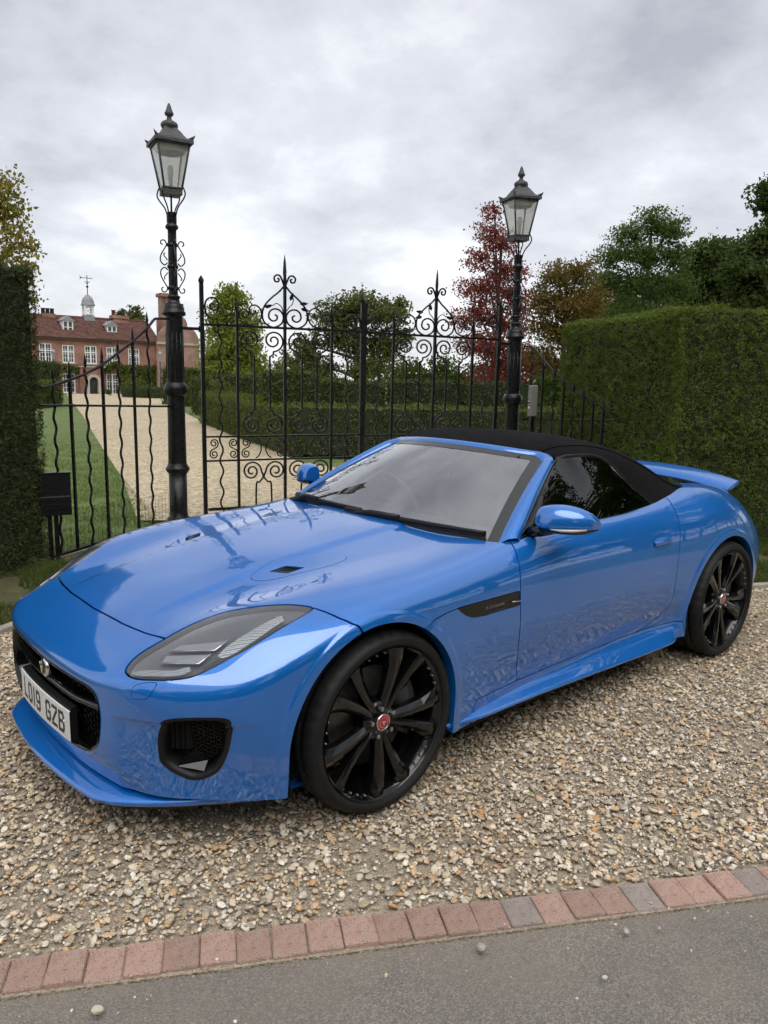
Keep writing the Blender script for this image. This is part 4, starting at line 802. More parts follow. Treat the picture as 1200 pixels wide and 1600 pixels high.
def gate_leaf(side, label):
    root = empty('gate_leaf', (*(GL if side == 0 else GR_), 0.0), math.atan2(GD[1], GD[0]) if side == 0 else math.atan2(-GD[1], -GD[0]), label, 'gate', 'wrought-iron gate leaves')
    fx = 1.0
    S = lambda x: cm(x, 430)[0]*1.0; Zt = lambda y: cm(549, y)[1]
    k = HALF/S(1010)
    S = (lambda S0: (lambda x: S0(x)*k))(S)
    pt = lambda x, y: (S(x), Zt(y)); pts = lambda L_: [pt(*p) for p in L_]
    def bar(x, y0, y1, w, name='bar', spear=0.0):
        q = MB(); s_ = S(x); z0, z1 = Zt(y1) if y1 is not None else .04, Zt(y0); q.box((s_, 0, (z0+z1)/2), (w, w, z1-z0))
        if spear: q.lathe([(w*.55, 0), (w*.72, spear*.25), (w*.45, spear*.7), (.002, spear)], 4, (s_, 0, z1), smooth=False)
        q.build(name, M_iron, root)
    def rail(y, w, name='rail', x0=64, x1=1005): 
        q = MB(); z = Zt(y); q.box(((S(x0)+S(x1))/2, 0, z), (S(x1)-S(x0), w*1.6, w)); q.build(name, M_iron, root)
    def wavy(x, y0, amp=.018, pitch=.23, name='wavy_bar', z0=.04):
        z1 = Zt(y0); zs_ = np.linspace(z0, z1, 90); iron(name, [(S(x)+amp*math.sin(2*PI*z/pitch), z) for z in zs_], .0105, root)
    q = MB(); q.lathe([(.022, 0), (.030, .02), (.030, .035), (.006, .075)], 4, (0, 0, Zt(195)), smooth=False); q.box((0, 0, (.0+Zt(195))/2), (.040, .040, Zt(195)-.0)); q.build('hinge_stile', M_iron, root)
    bar(1008 if side == 0 else 1003, 250, None, .045 if side == 0 else .03, 'meeting_stile', .10 if side == 0 else .0)
    bar(266, 340, None, .027, 'bar', .14); bar(827, 340, None, .027, 'bar', .14); bar(549, 130, None, .030, 'centre_bar', .24)
    wavy(163, 415); wavy(918, 415)
    rail(430, .024, 'top_rail'); rail(1070, .018); rail(1208, .018)
    q = MB(); q.box((HALF/2, 0, .10), (HALF-.06, .03, .03)); q.build('bottom_rail', M_iron, root)
    sc_ = S(100)-S(0); zy = (Zt(0)-Zt(100))/sc_         # crop units are near square in the gate plane
    def sp(c, R0, R1, a0, turns, name='scroll', r=.0105, pre=None):
        L_ = spiral(c, R0, R1, a0, turns); 
        if pre: L_ = [tuple(p) for p in spline(pre+[L_[0]], 4)[:-1]]+L_
        iron(name, pts(L_), r, root)
    # upright bars between the scrolls
    for x in (366, 459, 651, 739): bar(x, 600, 915, .018)
    # scrolls under the top rail: leave each bar, sweep outwards over the top and curl in
    for x, c, sg in ((366, (345, 507), -1), (459, (480, 507), 1), (651, (630, 507), -1), (739, (752, 507), 1)):
        sp(c, 66, 12, 90 if sg < 0 else 90, 1.85*(-sg if sg > 0 else 1), pre=[(x, 602), (x+sg*20, 590)])
    for x, c, sg in ((366, (350, 1003), -1), (459, (478, 1003), 1), (651, (632, 1005), -1), (739, (750, 1005), 1)):
        sp(c, 60, 12, -90, 1.85*(1 if sg > 0 else -1), pre=[(x, 912), (x+sg*20, 928)])
    for x0, x1, c, sg in ((372, 415, (345, 1275), -1), (465, 420, (492, 1275), 1), (648, 690, (622, 1275), -1), (738, 696, (765, 1275), 1)):
        sp(c, 60, 12, 0 if sg < 0 else 180, -1.85 if sg < 0 else 1.85, pre=[(x0, 1700), (x0, 1370), (x0+(x1-x0)*.45, 1340), (x1, 1310)])
    # band of small scrolls between the rails
    for x in (118, 236, 312, 520, 600, 786, 862, 940):
        for y, s_ in ((1108, 1), (1170, -1)): sp((x, y), 29, 7, 90*s_, 1.6 if (x in (236, 520, 786)) else -1.6, 'small_scroll', .0078)
    for x in (418, 690):
        for s_ in (-1, 1): iron('band_arc', pts([(x+s_*48*math.cos(t)-s_*62, 1139+62*math.sin(t)) for t in np.linspace(-1.25, 1.25, 16)]), .0078, root)
    # rings between the middle bars
    for x in (412, 696): iron('ring', pts([(x+44*math.cos(t), 765+44*math.sin(t)) for t in np.linspace(0, 2*PI, 30)]), .0078, root)
    # cresting above the top rail
    for s_ in (-1, 1):
        X_ = lambda x: x if s_ < 0 else 1098-x
        oge = [(545, 178), (515, 215), (470, 255), (432, 300), (416, 350), (428, 400), (478, 428), (528, 405), (541, 362), (522, 328), (488, 318), (460, 336), (455, 370), (476, 390), (500, 382), (504, 362), (490, 352)]
        iron('cresting', pts([(X_(a), b) for a, b in spline(oge, 4)]), .0105, root)
        tw = [(281, 392), (310, 412), (352, 418), (395, 400), (411, 355), (400, 318), (370, 302), (342, 318), (341, 346), (360, 358), (378, 346), (372, 334)]
        iron('cresting', pts([(X_(a), b) for a, b in spline(tw, 4)]), .0092, root)
        tw = [(281, 385), (279, 350), (300, 330), (328, 340), (334, 366), (316, 378), (302, 366), (310, 356)]
        iron('cresting', pts([(X_(a), b) for a, b in spline(tw, 4)]), .0088, root)
        cl = [(545, 178), (535, 150), (522, 122), (502, 116), (487, 132), (493, 154), (511, 155), (515, 140), (505, 136)]
        iron('cresting', pts([(X_(a), b) for a, b in spline(cl, 4)]), .0105, root)
        tn = [(541, 345), (530, 305), (500, 285), (478, 300)] if s_ < 0 else [(541, 330), (520, 300), (505, 285), (497, 250)]
        iron('tendril', pts([(X_(a), b) for a, b in spline(tn, 4)]), .0055, root)
    for x, y, a in ((455, 304, 20), (590, 240, 70), (662, 278, 5), (668, 314, -15)):
        ca, sa = math.cos(math.radians(a)), math.sin(math.radians(a)); q = MB(); sh = [(-26, 0), (-12, -11), (8, -9), (26, 0), (8, 9), (-12, 11)]
        P2 = [pt(x+u*ca+v*sa, y-u*sa+v*ca) for u, v in sh]; q.prism(P2, lambda u, v: (u, -.003, v), lambda u, v: (u, .003, v)); q.build('iron_leaf', M_iron, root)
    for xx in (0, 1):       # curls beside hinge and meeting stile
        cl = [(133, 402), (98, 385), (80, 345), (84, 298), (112, 274), (145, 280), (160, 310), (146, 340), (120, 342), (108, 322), (120, 306), (132, 314)]
        if xx: cl = [(1075-a, b+55) for a, b in cl]
        iron('curl', pts(spline(cl, 4)), .0105, root)
    # hinge strap reaching to the lamp column
    q = MB(); q.box((-.13, 0, 2.02), (.26, .03, .03)); q.lathe([(.028, -.03), (.028, .03)], 10, (-.01, 0, 2.02)); q.build('hinge', M_iron, root)
    return root
g0 = gate_leaf(0, 'left wrought-iron gate leaf beside the left lamp post'); g1 = gate_leaf(1, 'right wrought-iron gate leaf beside the right lamp post')
g1.location.z = -.02; g1.rotation_euler[1] = math.radians(-.4)
# wing railings
def wing(o, dv, bars, toprail, midy, label, zoff=0.0, lower=True, feet=.02):
    f = plane_map(o, dv); root = empty('railing', (*o, 0), math.atan2(dv[1], dv[0]), label, 'railing', 'sloping railings beside the gate')
    tr = np.array([f(*p) for p in toprail]); trs = spline(tr, 6)
    for (px, py, wv) in bars:
        s_, z_ = f(px, py)
        if wv:
            zs_ = np.linspace(feet, z_-.12, 80); MB().tube(np.column_stack([s_+.013*np.sin(2*PI*zs_/.19), 0*zs_, zs_]), .0115, 6).build('wavy_bar', M_iron, root)
            MB().lathe([(.011, z_-.12), (.015, z_-.08), (.010, z_-.04), (.002, z_)], 5, (s_, 0, 0)).build('spear', M_iron, root)
        else:
            q = MB(); q.box((s_, 0, (feet+z_-.12)/2), (.021, .021, z_-.12-feet)); q.lathe([(.013, z_-.12), (.018, z_-.09), (.011, z_-.04), (.002, z_)], 4, (s_, 0, 0), smooth=False); q.build('bar', M_iron, root)
    MB().tube(np.column_stack([trs[:, 0], np.full(len(trs), .016), trs[:, 1]]), .013, 6).build('top_rail', M_iron, root)
    sE = f(bars[0][0], 600)[0] if False else max(trs[:, 0].max(), .2)
    zm = np.array([f(*p) for p in midy]); MB().tube([(zm[0][0], .014, zm[0][1]), (zm[1][0], .014, zm[1][1])], .011, 6).build('mid_rail', M_iron, root)
    q = MB(); q.box((sE/2, .014, .028), (sE, .02, .022)); q.build('bottom_rail', M_iron, root)
    if lower:      # wire mesh against rabbits along the foot
        q = MB()
        for s_ in np.arange(.1, sE, .06): q.tube([(s_, .022, .0), (s_, .022, .34)], .0012, 4, False)
        for z in np.arange(.04, .35, .06): q.tube([(.1, .022, z), (sE, .022, z)], .0012, 4, False)
        me = q.build('wire_mesh', M_iron, root); me['kind'] = 'stuff'
    return root
wing(LAMPS[0], WD[0], [(81, 570, 1), (107, 563, 0), (132, 552, 1), (158, 542, 0), (183, 529, 1), (206, 510, 0), (229, 487, 1)],
     [(262, 498), (246, 498), (239, 499), (228, 512), (205, 533), (180, 553), (155, 571), (130, 584), (105, 594), (80, 602), (62, 606)], [(268, 635), (60, 633)], 'black railing with wavy bars sloping from the left lamp post to the hedge')
wing(LAMPS[1], WD[1], [(833, 538, 1), (850, 556, 0), (867, 574, 1), (882, 587, 0), (897, 594, 1), (913, 602, 0), (928, 615, 0), (944, 622, 0)],
     [(818, 541), (832, 544), (848, 563), (868, 585), (890, 604), (915, 621), (935, 632), (955, 640)], [(815, 655), (958, 657)], 'black railing with wavy bars sloping from the right lamp post to the hedge', lower=False)
# letter box by the left hedge
fL = plane_map(LAMPS[0], WD[0]); a = fL(103.5, 735); b_ = fL(64, 808); root = empty('letter_box', (*LAMPS[0], 0), math.atan2(WD[0][1], WD[0][0]), 'flat black metal letter box on posts in front of the left railing', 'letter box')
s0, s1 = sorted((a[0], b_[0])); z0, z1 = b_[1], a[1]
sm_ = (s0+s1)/2; wd_ = (s1-s0)
lc = LAMPS[0]+WD[0]*sm_; tv = CAM[:2]-lc; root.location = (*lc, 0); root.rotation_euler[2] = math.atan2(tv[1], tv[0])+PI/2+.12; wd_ = .245
q = MB(); q.box((0, -.06, (z0+z1)/2), (wd_, .07, z1-z0), bev=.005); q.build('box', M_iron, root)
MB().box((0, -.0975, z1-.19), (wd_-.015, .005, .012)).build('slot_flap', M_irond, root)
for k in range(4): MB().box((0, -.0975, z0+.05+.04*k), (wd_-.03, .004, .006)).build('louvre', M_iron, root)
MB().box((0, -.058, z1+.005), (wd_+.008, .085, .010)).build('lid', M_iron, root)
for s_ in (-.05, .0): MB().box((s_, -.05, z0/2), (.035, .03, z0)).build('post', M_iron, root)
# intercom panel
fR = plane_map(LAMPS[1]+np.array([.12, -.05]), WD[1]); a = fR(831, 602); b_ = fR(853, 653); M_ss = mat('intercom_steel', (.22, .215, .20), rough=.5, metal=.3)
o_ = LAMPS[1]+np.array([.12, -.05]); root = empty('intercom', (*o_, 0), math.atan2(WD[1][1], WD[1][0]), 'grey steel intercom panel with keypad by the right lamp post', 'intercom')
s0, s1 = sorted((a[0], b_[0])); s1 = max(s1, s0+.12); s1 = s0+.078; z0, z1 = b_[1], a[1]; sm_ = (s0+s1)/2; YF = -.0
sd_ = -1 if ((CAM[:2]-o_)@np.array([-WD[1][1], WD[1][0]])) < 0 else 1
q = MB(); q.box((sm_, 0, (z0+z1)/2), (s1-s0, .09, z1-z0), bev=.008); q.build('box', M_ss, root)
for i in range(3):
    for j in range(4): MB().box((sm_+(i-1)*.020, .048*sd_, z1-.07-j*.026), (.013, .008, .016)).build('key', M_lead, root)
MB().box((sm_, .047*sd_, z1-.20), (.055, .006, .018)).build('display', M_black, root)
MB().lathe([(.001, .05*sd_), (.014, .05*sd_), (.015, .045*sd_)], 14, (sm_, 0, z0+.10), 'y').build('call_button', M_white, root)
MB().box((sm_, .046*sd_, z0+.17), (.05, .004, .02)).build('name_slot', M_white, root)
MB().box((sm_, 0, z0/2), (.05, .05, z0)).build('post', M_iron, root)
# ================================================================== the car
def clip(V, A, T, f):
    """keep the part of the triangle mesh where f > 0 (f carried per vertex); A are vertex attributes"""
    pos = f > 0; c = pos[T].sum(1)
    keep = T[c == 3]; out = [keep]
    mix = T[(c == 1) | (c == 2)]; nv = len(V)
    if len(mix):
        p = pos[mix]; cc = p.sum(1)
        odd = np.where(cc == 1, np.argmax(p, 1), np.argmin(p, 1))     # the lone vertex
        r = np.arange(len(mix)); a = mix[r, odd]; b = mix[r, (odd+1) % 3]; d = mix[r, (odd+2) % 3]
        def key(i, j): return np.minimum(i, j).astype(np.int64)*nv+np.maximum(i, j)
        k = np.concatenate([key(a, b), key(a, d)]); uk, inv = np.unique(k, return_inverse=True)
        i0 = uk//nv; i1 = uk % nv; t = f[i0]/(f[i0]-f[i1]); t = np.clip(t, 0, 1)[:, None]
        NV = V[i0]*(1-t)+V[i1]*t; NA = A[i0]*(1-t)+A[i1]*t
        ab = inv[:len(mix)]+nv; ad = inv[len(mix):]+nv
        o = cc == 1
        out.append(np.stack([a[o], ab[o], ad[o]], 1))
        o = ~o
        out.append(np.stack([b[o], d[o], ad[o]], 1)); out.append(np.stack([b[o], ad[o], ab[o]], 1))
        V = np.concatenate([V, NV]); A = np.concatenate([A, NA])
    T = np.concatenate(out)
    if len(T) == 0: return V[:0], A[:0], T
    u, inv = np.unique(T.ravel(), return_inverse=True)
    return V[u], A[u], inv.reshape(-1, 3)
def sdf_poly(X, Y, P):
    """signed distance to a closed polygon, positive inside"""
    P = np.asarray(P, float); d = np.full(X.shape, 1e9); ins = np.zeros(X.shape, bool)
    for i in range(len(P)):
        ax, ay = P[i]; bx, by = P[(i+1) % len(P)]; ex, ey = bx-ax, by-ay
        t = np.clip(((X-ax)*ex+(Y-ay)*ey)/(ex*ex+ey*ey+1e-12), 0, 1)
        d = np.minimum(d, (X-ax-t*ex)**2+(Y-ay-t*ey)**2)
        cnd = ((ay > Y) != (by > Y)) & (X < (bx-ax)*(Y-ay)/((by-ay) if by != ay else 1e-12)+ax); ins ^= cnd
    d = np.sqrt(d); return np.where(ins, d, -d)
def vnormals(V, T):
    n = np.cross(V[T[:, 1]]-V[T[:, 0]], V[T[:, 2]]-V[T[:, 0]]); N = np.zeros_like(V)
    for k in range(3):
        for a in range(3): N[:, a] += np.bincount(T[:, k], n[:, a], len(V))
    return N/(np.linalg.norm(N, axis=1)[:, None]+1e-12)
def bedges(T):
    E = np.concatenate([T[:, [0, 1]], T[:, [1, 2]], T[:, [2, 0]]]); k = np.sort(E, 1); kk = k[:, 0].astype(np.int64)*(T.max()+1)+k[:, 1]
    u, i, c = np.unique(kk, return_index=True, return_counts=True); return E[i[c == 1]]
def panel(name, V, N, T, material, parent, depth=.014, flange=True, offset=0.0):
    V = V+N*offset
    if flange:
        E = bedges(T); u, inv = np.unique(E.ravel(), return_inverse=True); n = len(V); m = len(u); e = inv.reshape(-1, 2)
        dep = depth(V[u]) if callable(depth) else np.full(m, depth)
        VV = np.concatenate([V, V[u], V[u]-N[u]*dep[:, None]])
        q = np.concatenate([np.stack([n+e[:, 1], n+e[:, 0], n+m+e[:, 0]], 1), np.stack([n+e[:, 1], n+m+e[:, 0], n+m+e[:, 1]], 1)])
        t = V[E[:, 1]]-V[E[:, 0]]; fn = np.cross(t, N[E[:, 0]]); FN = np.zeros((m, 3))
        for a in range(3): FN[:, a] = np.bincount(e[:, 0], fn[:, a], m)+np.bincount(e[:, 1], fn[:, a], m)
        FN /= np.linalg.norm(FN, axis=1)[:, None]+1e-12
        NN = np.concatenate([N, FN, FN]); TT = np.concatenate([T, q])
    else: VV, NN, TT = V, N, T
    me = bpy.data.meshes.new(name); k = len(TT)
    me.vertices.add(len(VV)); me.vertices.foreach_set('co', VV.astype(np.float32).ravel())
    me.loops.add(k*3); me.loops.foreach_set('vertex_index', TT.astype(np.int32).ravel())
    me.polygons.add(k); me.polygons.foreach_set('loop_start', np.arange(0, k*3, 3, dtype=np.int32))
    me.update(calc_edges=True); me.polygons.foreach_set('use_smooth', np.ones(k, bool))
    me.normals_split_custom_set_from_vertices(NN.astype(np.float32))
    return link(name, me, material, parent)

# ---- materials
def paint_mat():
    m = mat('car_paint_blue', (.004, .098, .49), rough=.36, metal=.35, coat=1.0, coat_r=.012, spec=.35)
    t = m.node_tree; b = t.nodes['Principled BSDF']; N = t.nodes.new; L = t.links.new
    tcn = N('ShaderNodeTexCoord'); v = N('ShaderNodeTexVoronoi'); v.inputs['Scale'].default_value = 900; L(tcn.outputs['Object'], v.inputs['Vector'])
    mx = N('ShaderNodeMixRGB'); mx.inputs[1].default_value = (.002, .128, .46, 1); mx.inputs[2].default_value = (.004, .178, .64, 1)
    sp = N('ShaderNodeSeparateColor'); L(v.outputs['Color'], sp.inputs[0]); L(sp.outputs[0], mx.inputs[0]); L(mx.outputs[0], b.inputs['Base Color'])
    b.inputs['Coat IOR'].default_value = 1.92
    return m
M_paint = paint_mat()
M_gloss = mat('gloss_black', (.003, .003, .0035), rough=.12, coat=.2, spec=.4)
M_satin = mat('satin_black_plastic', (.007, .007, .0075), rough=.45, spec=.3, bump=.05, bump_scale=300)
M_dark = mat('matt_black_liner', (.008, .008, .008), rough=.85)
M_rubber = mat('tyre_rubber', (.010, .010, .0105), rough=.58, spec=.28, var=(.017, .0165, .0155), var_scale=18, bump=.08, bump_scale=160)
M_rim = mat('wheel_gloss_black', (.0035, .0035, .004), rough=.14, coat=.35, spec=.45)
M_steel = mat('brushed_steel', (.42, .41, .40), rough=.32, metal=1.0)
M_disc = mat('brake_disc_metal', (.16, .155, .15), rough=.42, metal=.9, var=(.10, .095, .09), var_scale=30)
M_chrome = mat('chrome', (.75, .76, .78), rough=.06, metal=1.0)
M_red = mat('cap_red', (.42, .012, .02), rough=.25, coat=.5)
M_fabric = mat('soft_top_fabric', (.006, .006, .0068), rough=.95, spec=.12, var=(.0095, .0095, .0102), var_scale=26, bump=.35, bump_scale=900)
M_glassW = glass_mat('windscreen_glass', (.74, .77, .77), .37)
M_glassS = glass_mat('side_window_glass', (.05, .06, .06), .045)
M_lens = glass_mat('headlamp_lens', (.88, .90, .92), .05)
M_seat = mat('seat_leather', (.065, .065, .068), rough=.5)
M_plate = mat('plate_white', (.72, .73, .72), rough=.35, var=(.62, .63, .62), var_scale=30)
M_plate_ink = mat('plate_black_ink', (.008, .008, .009), rough=.4)
M_lampgrey = mat('lamp_reflector_grey', (.36, .36, .37), rough=.25, metal=.5)
M_lampdark = mat('lamp_bezel_dark', (.05, .05, .052), rough=.35)
def ribbed_mat(name, col, axis, scale):
    m = mat(name, col, rough=.25, metal=.6); t = m.node_tree; b = t.nodes['Principled BSDF']; N = t.nodes.new; L = t.links.new
    tcn = N('ShaderNodeTexCoord'); wv = N('ShaderNodeTexWave'); wv.bands_direction = axis; wv.inputs['Scale'].default_value = scale; L(tcn.outputs['Object'], wv.inputs['Vector'])
    bp = N('ShaderNodeBump'); bp.inputs['Strength'].default_value = .8; bp.inputs['Distance'].default_value = .004; L(wv.outputs['Fac'], bp.inputs['Height']); L(bp.outputs[0], b.inputs['Normal']); return m
M_rib = ribbed_mat('lamp_ribbed_optic', (.50, .51, .52), 'DIAGONAL', 90)
M_ribf = ribbed_mat('lamp_fine_ribs', (.36, .36, .37), 'Y', 75)

car = empty('sports_car', (0, 0, 0), 0, 'bright blue two-seat convertible with black soft top parked on the gravel', 'car')

# ---- control cage: top patch rows (front to rear), columns centre -> shoulder ; then the side band below the shoulder
TOP = [
 [(.868,0,.592),(.864,.22,.594),(.848,.42,.600),(.800,.560,.614),(.695,.683,.614)],
 [(.715,0,.682),(.708,.23,.684),(.680,.44,.689),(.662,.575,.684),(.575,.778,.638)],
 [(.500,0,.745),(.490,.24,.746),(.460,.47,.752),(.440,.645,.780),(.396,.862,.708)],
 [(.250,0,.802),(.250,.25,.800),(.235,.48,.788),(.220,.695,.812),(.200,.890,.753)],
 [(.000,0,.848),(.000,.26,.845),(.000,.50,.826),(.000,.715,.837),(.000,.893,.785)],
 [(-.30,0,.886),(-.30,.27,.882),(-.30,.52,.860),(-.30,.73,.856),(-.30,.885,.800)],
 [(-.62,0,.918),(-.63,.28,.912),(-.65,.53,.892),(-.66,.75,.878),(-.65,.872,.815)],
 [(-.95,0,.900),(-.95,.30,.900),(-.96,.60,.902),(-.97,.785,.908),(-1.0,.868,.825)],
 [(-1.4,0,.900),(-1.4,.30,.900),(-1.4,.60,.905),(-1.42,.785,.914),(-1.45,.868,.830)],
 [(-1.9,0,.905),(-1.9,.30,.905),(-1.9,.60,.915),(-1.92,.785,.926),(-1.95,.874,.838)],
 [(-2.28,0,.955),(-2.28,.30,.958),(-2.28,.57,.970),(-2.27,.765,.972),(-2.26,.888,.868)],
 [(-2.58,0,.968),(-2.58,.30,.970),(-2.58,.57,.980),(-2.57,.758,.990),(-2.56,.898,.895)],
 [(-2.90,0,.945),(-2.90,.30,.945),(-2.89,.56,.950),(-2.87,.735,.952),(-2.85,.872,.872)],
 [(-3.20,0,.915),(-3.19,.29,.912),(-3.17,.53,.905),(-3.14,.685,.885),(-3.10,.800,.815)],
 [(-3.46,0,.875),(-3.45,.27,.870),(-3.40,.49,.858),(-3.34,.62,.838),(-3.28,.715,.790)],
]
# U, M, L, B for the front columns k0..k4, the side stations i=1..14, then the rear columns k3..k0
BAND = {
 'f': [[(.888,0,.535),(.893,0,.42),(.893,0,.30),(.868,0,.215)],
       [(.884,.22,.535),(.889,.22,.42),(.887,.22,.30),(.862,.22,.215)],
       [(.866,.44,.540),(.868,.45,.42),(.860,.45,.30),(.833,.44,.215)],
       [(.803,.602,.548),(.790,.606,.42),(.780,.604,.30),(.776,.600,.205)],
       [(.698,.725,.555),(.684,.736,.43),(.670,.728,.30),(.668,.724,.205)]],
 's': [[(.565,.838,.585),(.557,.850,.45),(.55,.840,.31),(.54,.832,.20)],
       [(.395,.905,.62),(.39,.918,.48),(.385,.915,.32),(.38,.908,.20)],
       [(.20,.922,.66),(.20,.935,.52),(.20,.935,.34),(.20,.93,.20)],
       [(0,.926,.70),(0,.938,.55),(0,.938,.35),(0,.932,.20)],
       [(-.30,.920,.68),(-.30,.932,.52),(-.30,.930,.34),(-.30,.922,.20)],
       [(-.65,.905,.68),(-.65,.908,.50),(-.65,.888,.335),(-.65,.892,.20)],
       [(-1.0,.898,.68),(-1.0,.902,.50),(-1.0,.868,.335),(-1.0,.885,.20)],
       [(-1.48,.898,.69),(-1.5,.900,.50),(-1.5,.864,.335),(-1.5,.882,.20)],
       [(-1.98,.908,.70),(-2.0,.912,.51),(-2.0,.882,.335),(-2.0,.895,.20)],
       [(-2.28,.932,.74),(-2.30,.945,.55),(-2.30,.938,.35),(-2.30,.925,.20)],
       [(-2.58,.948,.765),(-2.6,.962,.58),(-2.6,.960,.36),(-2.6,.950,.20)],
       [(-2.88,.930,.74),(-2.92,.948,.56),(-2.92,.942,.36),(-2.92,.925,.20)],
       [(-3.14,.865,.69),(-3.18,.885,.53),(-3.17,.875,.37),(-3.14,.855,.23)],
       [(-3.36,.755,.68),(-3.40,.76,.53),(-3.38,.755,.38),(-3.33,.73,.25)]],
 'r': [[(-3.44,.63,.70),(-3.48,.63,.54),(-3.46,.62,.38),(-3.40,.60,.25)],
       [(-3.50,.49,.72),(-3.53,.49,.55),(-3.51,.48,.38),(-3.45,.47,.25)],
       [(-3.53,.26,.73),(-3.55,.26,.55),(-3.53,.26,.38),(-3.47,.25,.25)],
       [(-3.54,0,.73),(-3.56,0,.55),(-3.54,0,.38),(-3.48,0,.25)]]}
def build_cage():
    Vt = []; F = []; idx = {}
    def vid(p):
        k = (round(p[0], 4), round(p[1], 4), round(p[2], 4))
        if k not in idx: idx[k] = len(Vt); Vt.append(p)
        return idx[k]
    cols = []
    for k in range(5): cols.append([TOP[0][k]]+BAND['f'][k])
    for i in range(1, 15): cols.append([TOP[i][4]]+BAND['s'][i-1])
    for j, k in enumerate((3, 2, 1, 0)): cols.append([TOP[14][k]]+BAND['r'][j])
    for s in (1, -1):
        m = lambda p: (p[0], p[1]*s if p[1] else 0.0, p[2])
        for i in range(14):
            for k in range(4):
                q = [vid(m(TOP[i][k])), vid(m(TOP[i][k+1])), vid(m(TOP[i+1][k+1])), vid(m(TOP[i+1][k]))]
                F.append(q if s > 0 else q[::-1])
        for c in range(len(cols)-1):
            for t in range(4):
                q = [vid(m(cols[c][t])), vid(m(cols[c][t+1])), vid(m(cols[c+1][t+1])), vid(m(cols[c+1][t]))]
                F.append(q if s > 0 else q[::-1])
    return np.array(Vt), F
def subdivide(V, F, levels, limit=True):
    me = bpy.data.meshes.new('cage'); me.from_pydata([tuple(v) for v in V], [], F); me.update()
    o = bpy.data.objects.new('cage', me); COL.objects.link(o)
    md = o.modifiers.new('s', 'SUBSURF'); md.levels = levels; md.render_levels = levels; md.use_limit_surface = limit; md.quality = 4
    md.boundary_smooth = 'PRESERVE_CORNERS' if False else 'ALL'
    dg = bpy.context.evaluated_depsgraph_get(); e = o.evaluated_get(dg); m2 = e.to_mesh()
    P = np.empty(len(m2.vertices)*3, np.float32); m2.vertices.foreach_get('co', P); P = P.reshape(-1, 3).astype(float)
    Q = np.empty(len(m2.loops), np.int32); m2.loops.foreach_get('vertex_index', Q); Q = Q.reshape(-1, 4)
    e.to_mesh_clear(); bpy.data.objects.remove(o); bpy.data.meshes.remove(me)
    return P, Q
def fit_surface(Tg, F, levels, iters=3, k=.8):
    Cg = Tg.copy()
    for it in range(iters):
        P, _ = subdivide(Cg, F, 1); Cg = Cg+k*(Tg-P[:len(Tg)])
    return subdivide(Cg, F, levels)

ARCH = [(.035, .345, .386), (-2.605, .335, .388)]
def arch_d(x, z, a):
    return np.hypot(x-a[0], np.maximum(z-a[1], 0))-a[2]
BV, BQ = fit_surface(*build_cage(), 5)
X, Y, Z = BV.T; AY = np.abs(Y); SG = np.where(Y < 0, -1., 1.)
# crisp features on the smooth skin
for a in ARCH:
    d = arch_d(X, Z, a); w = (AY > .6)*(Z < .84)
    Y += SG*w*.0050*(1-ss(.030, .040, d))*(d > -.06)
# power bulge along the bonnet
bl = ss(.72, .40, X)*ss(-.78, -.60, X)
Z += bl*(.010*(1-ss(.285, .335, AY)))
# fender crease and side feature line
on = (X < .55)*(X > -.72)*(AY > .5)
# bumper step beside the grille
Z0 = Z
st = ss(.50, .56, AY)*(1-ss(.83, .90, AY))*(X > .35)
X -= st*.012*(1-ss(.468, .480, Z))
# lower door crease: the skin tucks in below a line that climbs towards the rear wheel
zl = .30+.11*ss(-1.0, -2.1, X); fd = ss(-.85, -1.2, X)*(1-ss(-2.12, -2.2, X))*(AY > .7)
dz_ = zl-Z; tuck = .5*(dz_+np.sqrt(dz_*dz_+.014**2)); Y -= SG*fd*np.minimum(.22*tuck, .018)*ss(.24, .28, Z)
T0 = np.concatenate([BQ[:, [0, 1, 2]], BQ[:, [0, 2, 3]]]); BV = np.stack([X, Y, Z], 1); BN = vnormals(BV, T0)
X, Y, Z = BV.T; AY = np.abs(Y)
big = lambda cond, f: np.where(cond, f, -1.0)
shy = np.array([0, .25, .40, .516, .60, .70, .784, .87, .907, .93, .98]); shx = np.array([.697, .689, .673, .654, .57, .40, .234, .187, .154, .128, .08])
f_bump = (X-np.interp(AY, shy, shx))*np.interp(AY, [0, .44, .6, .8, 1], [1, .97, .6, .75, .7])
HEAD = spline([(0.801,0.529),(0.775,0.507),(0.734,0.501),(0.671,0.512),(0.562,0.532),(0.471,0.569),(0.393,0.631),(0.324,0.686),(0.270,0.735),(0.237,0.787),(0.321,0.797),(0.408,0.792),(0.484,0.776),(0.564,0.747),(0.640,0.717),(0.682,0.691),(0.736,0.642),(0.789,0.578)], 4, True)
f_head = big(Z > .55, sdf_poly(X, AY, HEAD))
GR = spline([(-.2,.535),(.0,.536),(.18,.543),(.309,.548),(.394,.549),(.435,.534),(.453,.502),(.460,.46),(.457,.418),(.442,.362),(.413,.329),(.37,.307),(.287,.293),(.199,.287),(.06,.282),(-.1,.280)], 4)
GRf = np.concatenate([GR[(GR[:, 0] >= 0)], [[-.05, .281], [-.05, .536]]])
f_gr = big(X > .6, sdf_poly(AY, Z, GRf))
FOG = spline([(0.646,0.427),(0.667,0.479),(0.693,0.496),(0.746,0.505),(0.809,0.508),(0.829,0.494),(0.825,0.464),(0.813,0.396),(0.793,0.336),(0.768,0.298),(0.722,0.274),(0.678,0.292),(0.644,0.327),(0.640,0.368)], 4, True)
f_fog = big((X > .3)*(AY > .45), sdf_poly(AY, Z, FOG))
f_aF = big(AY > .5, -arch_d(X, Z, ARCH[0])); f_aR = big(AY > .5, -arch_d(X, Z, ARCH[1]))
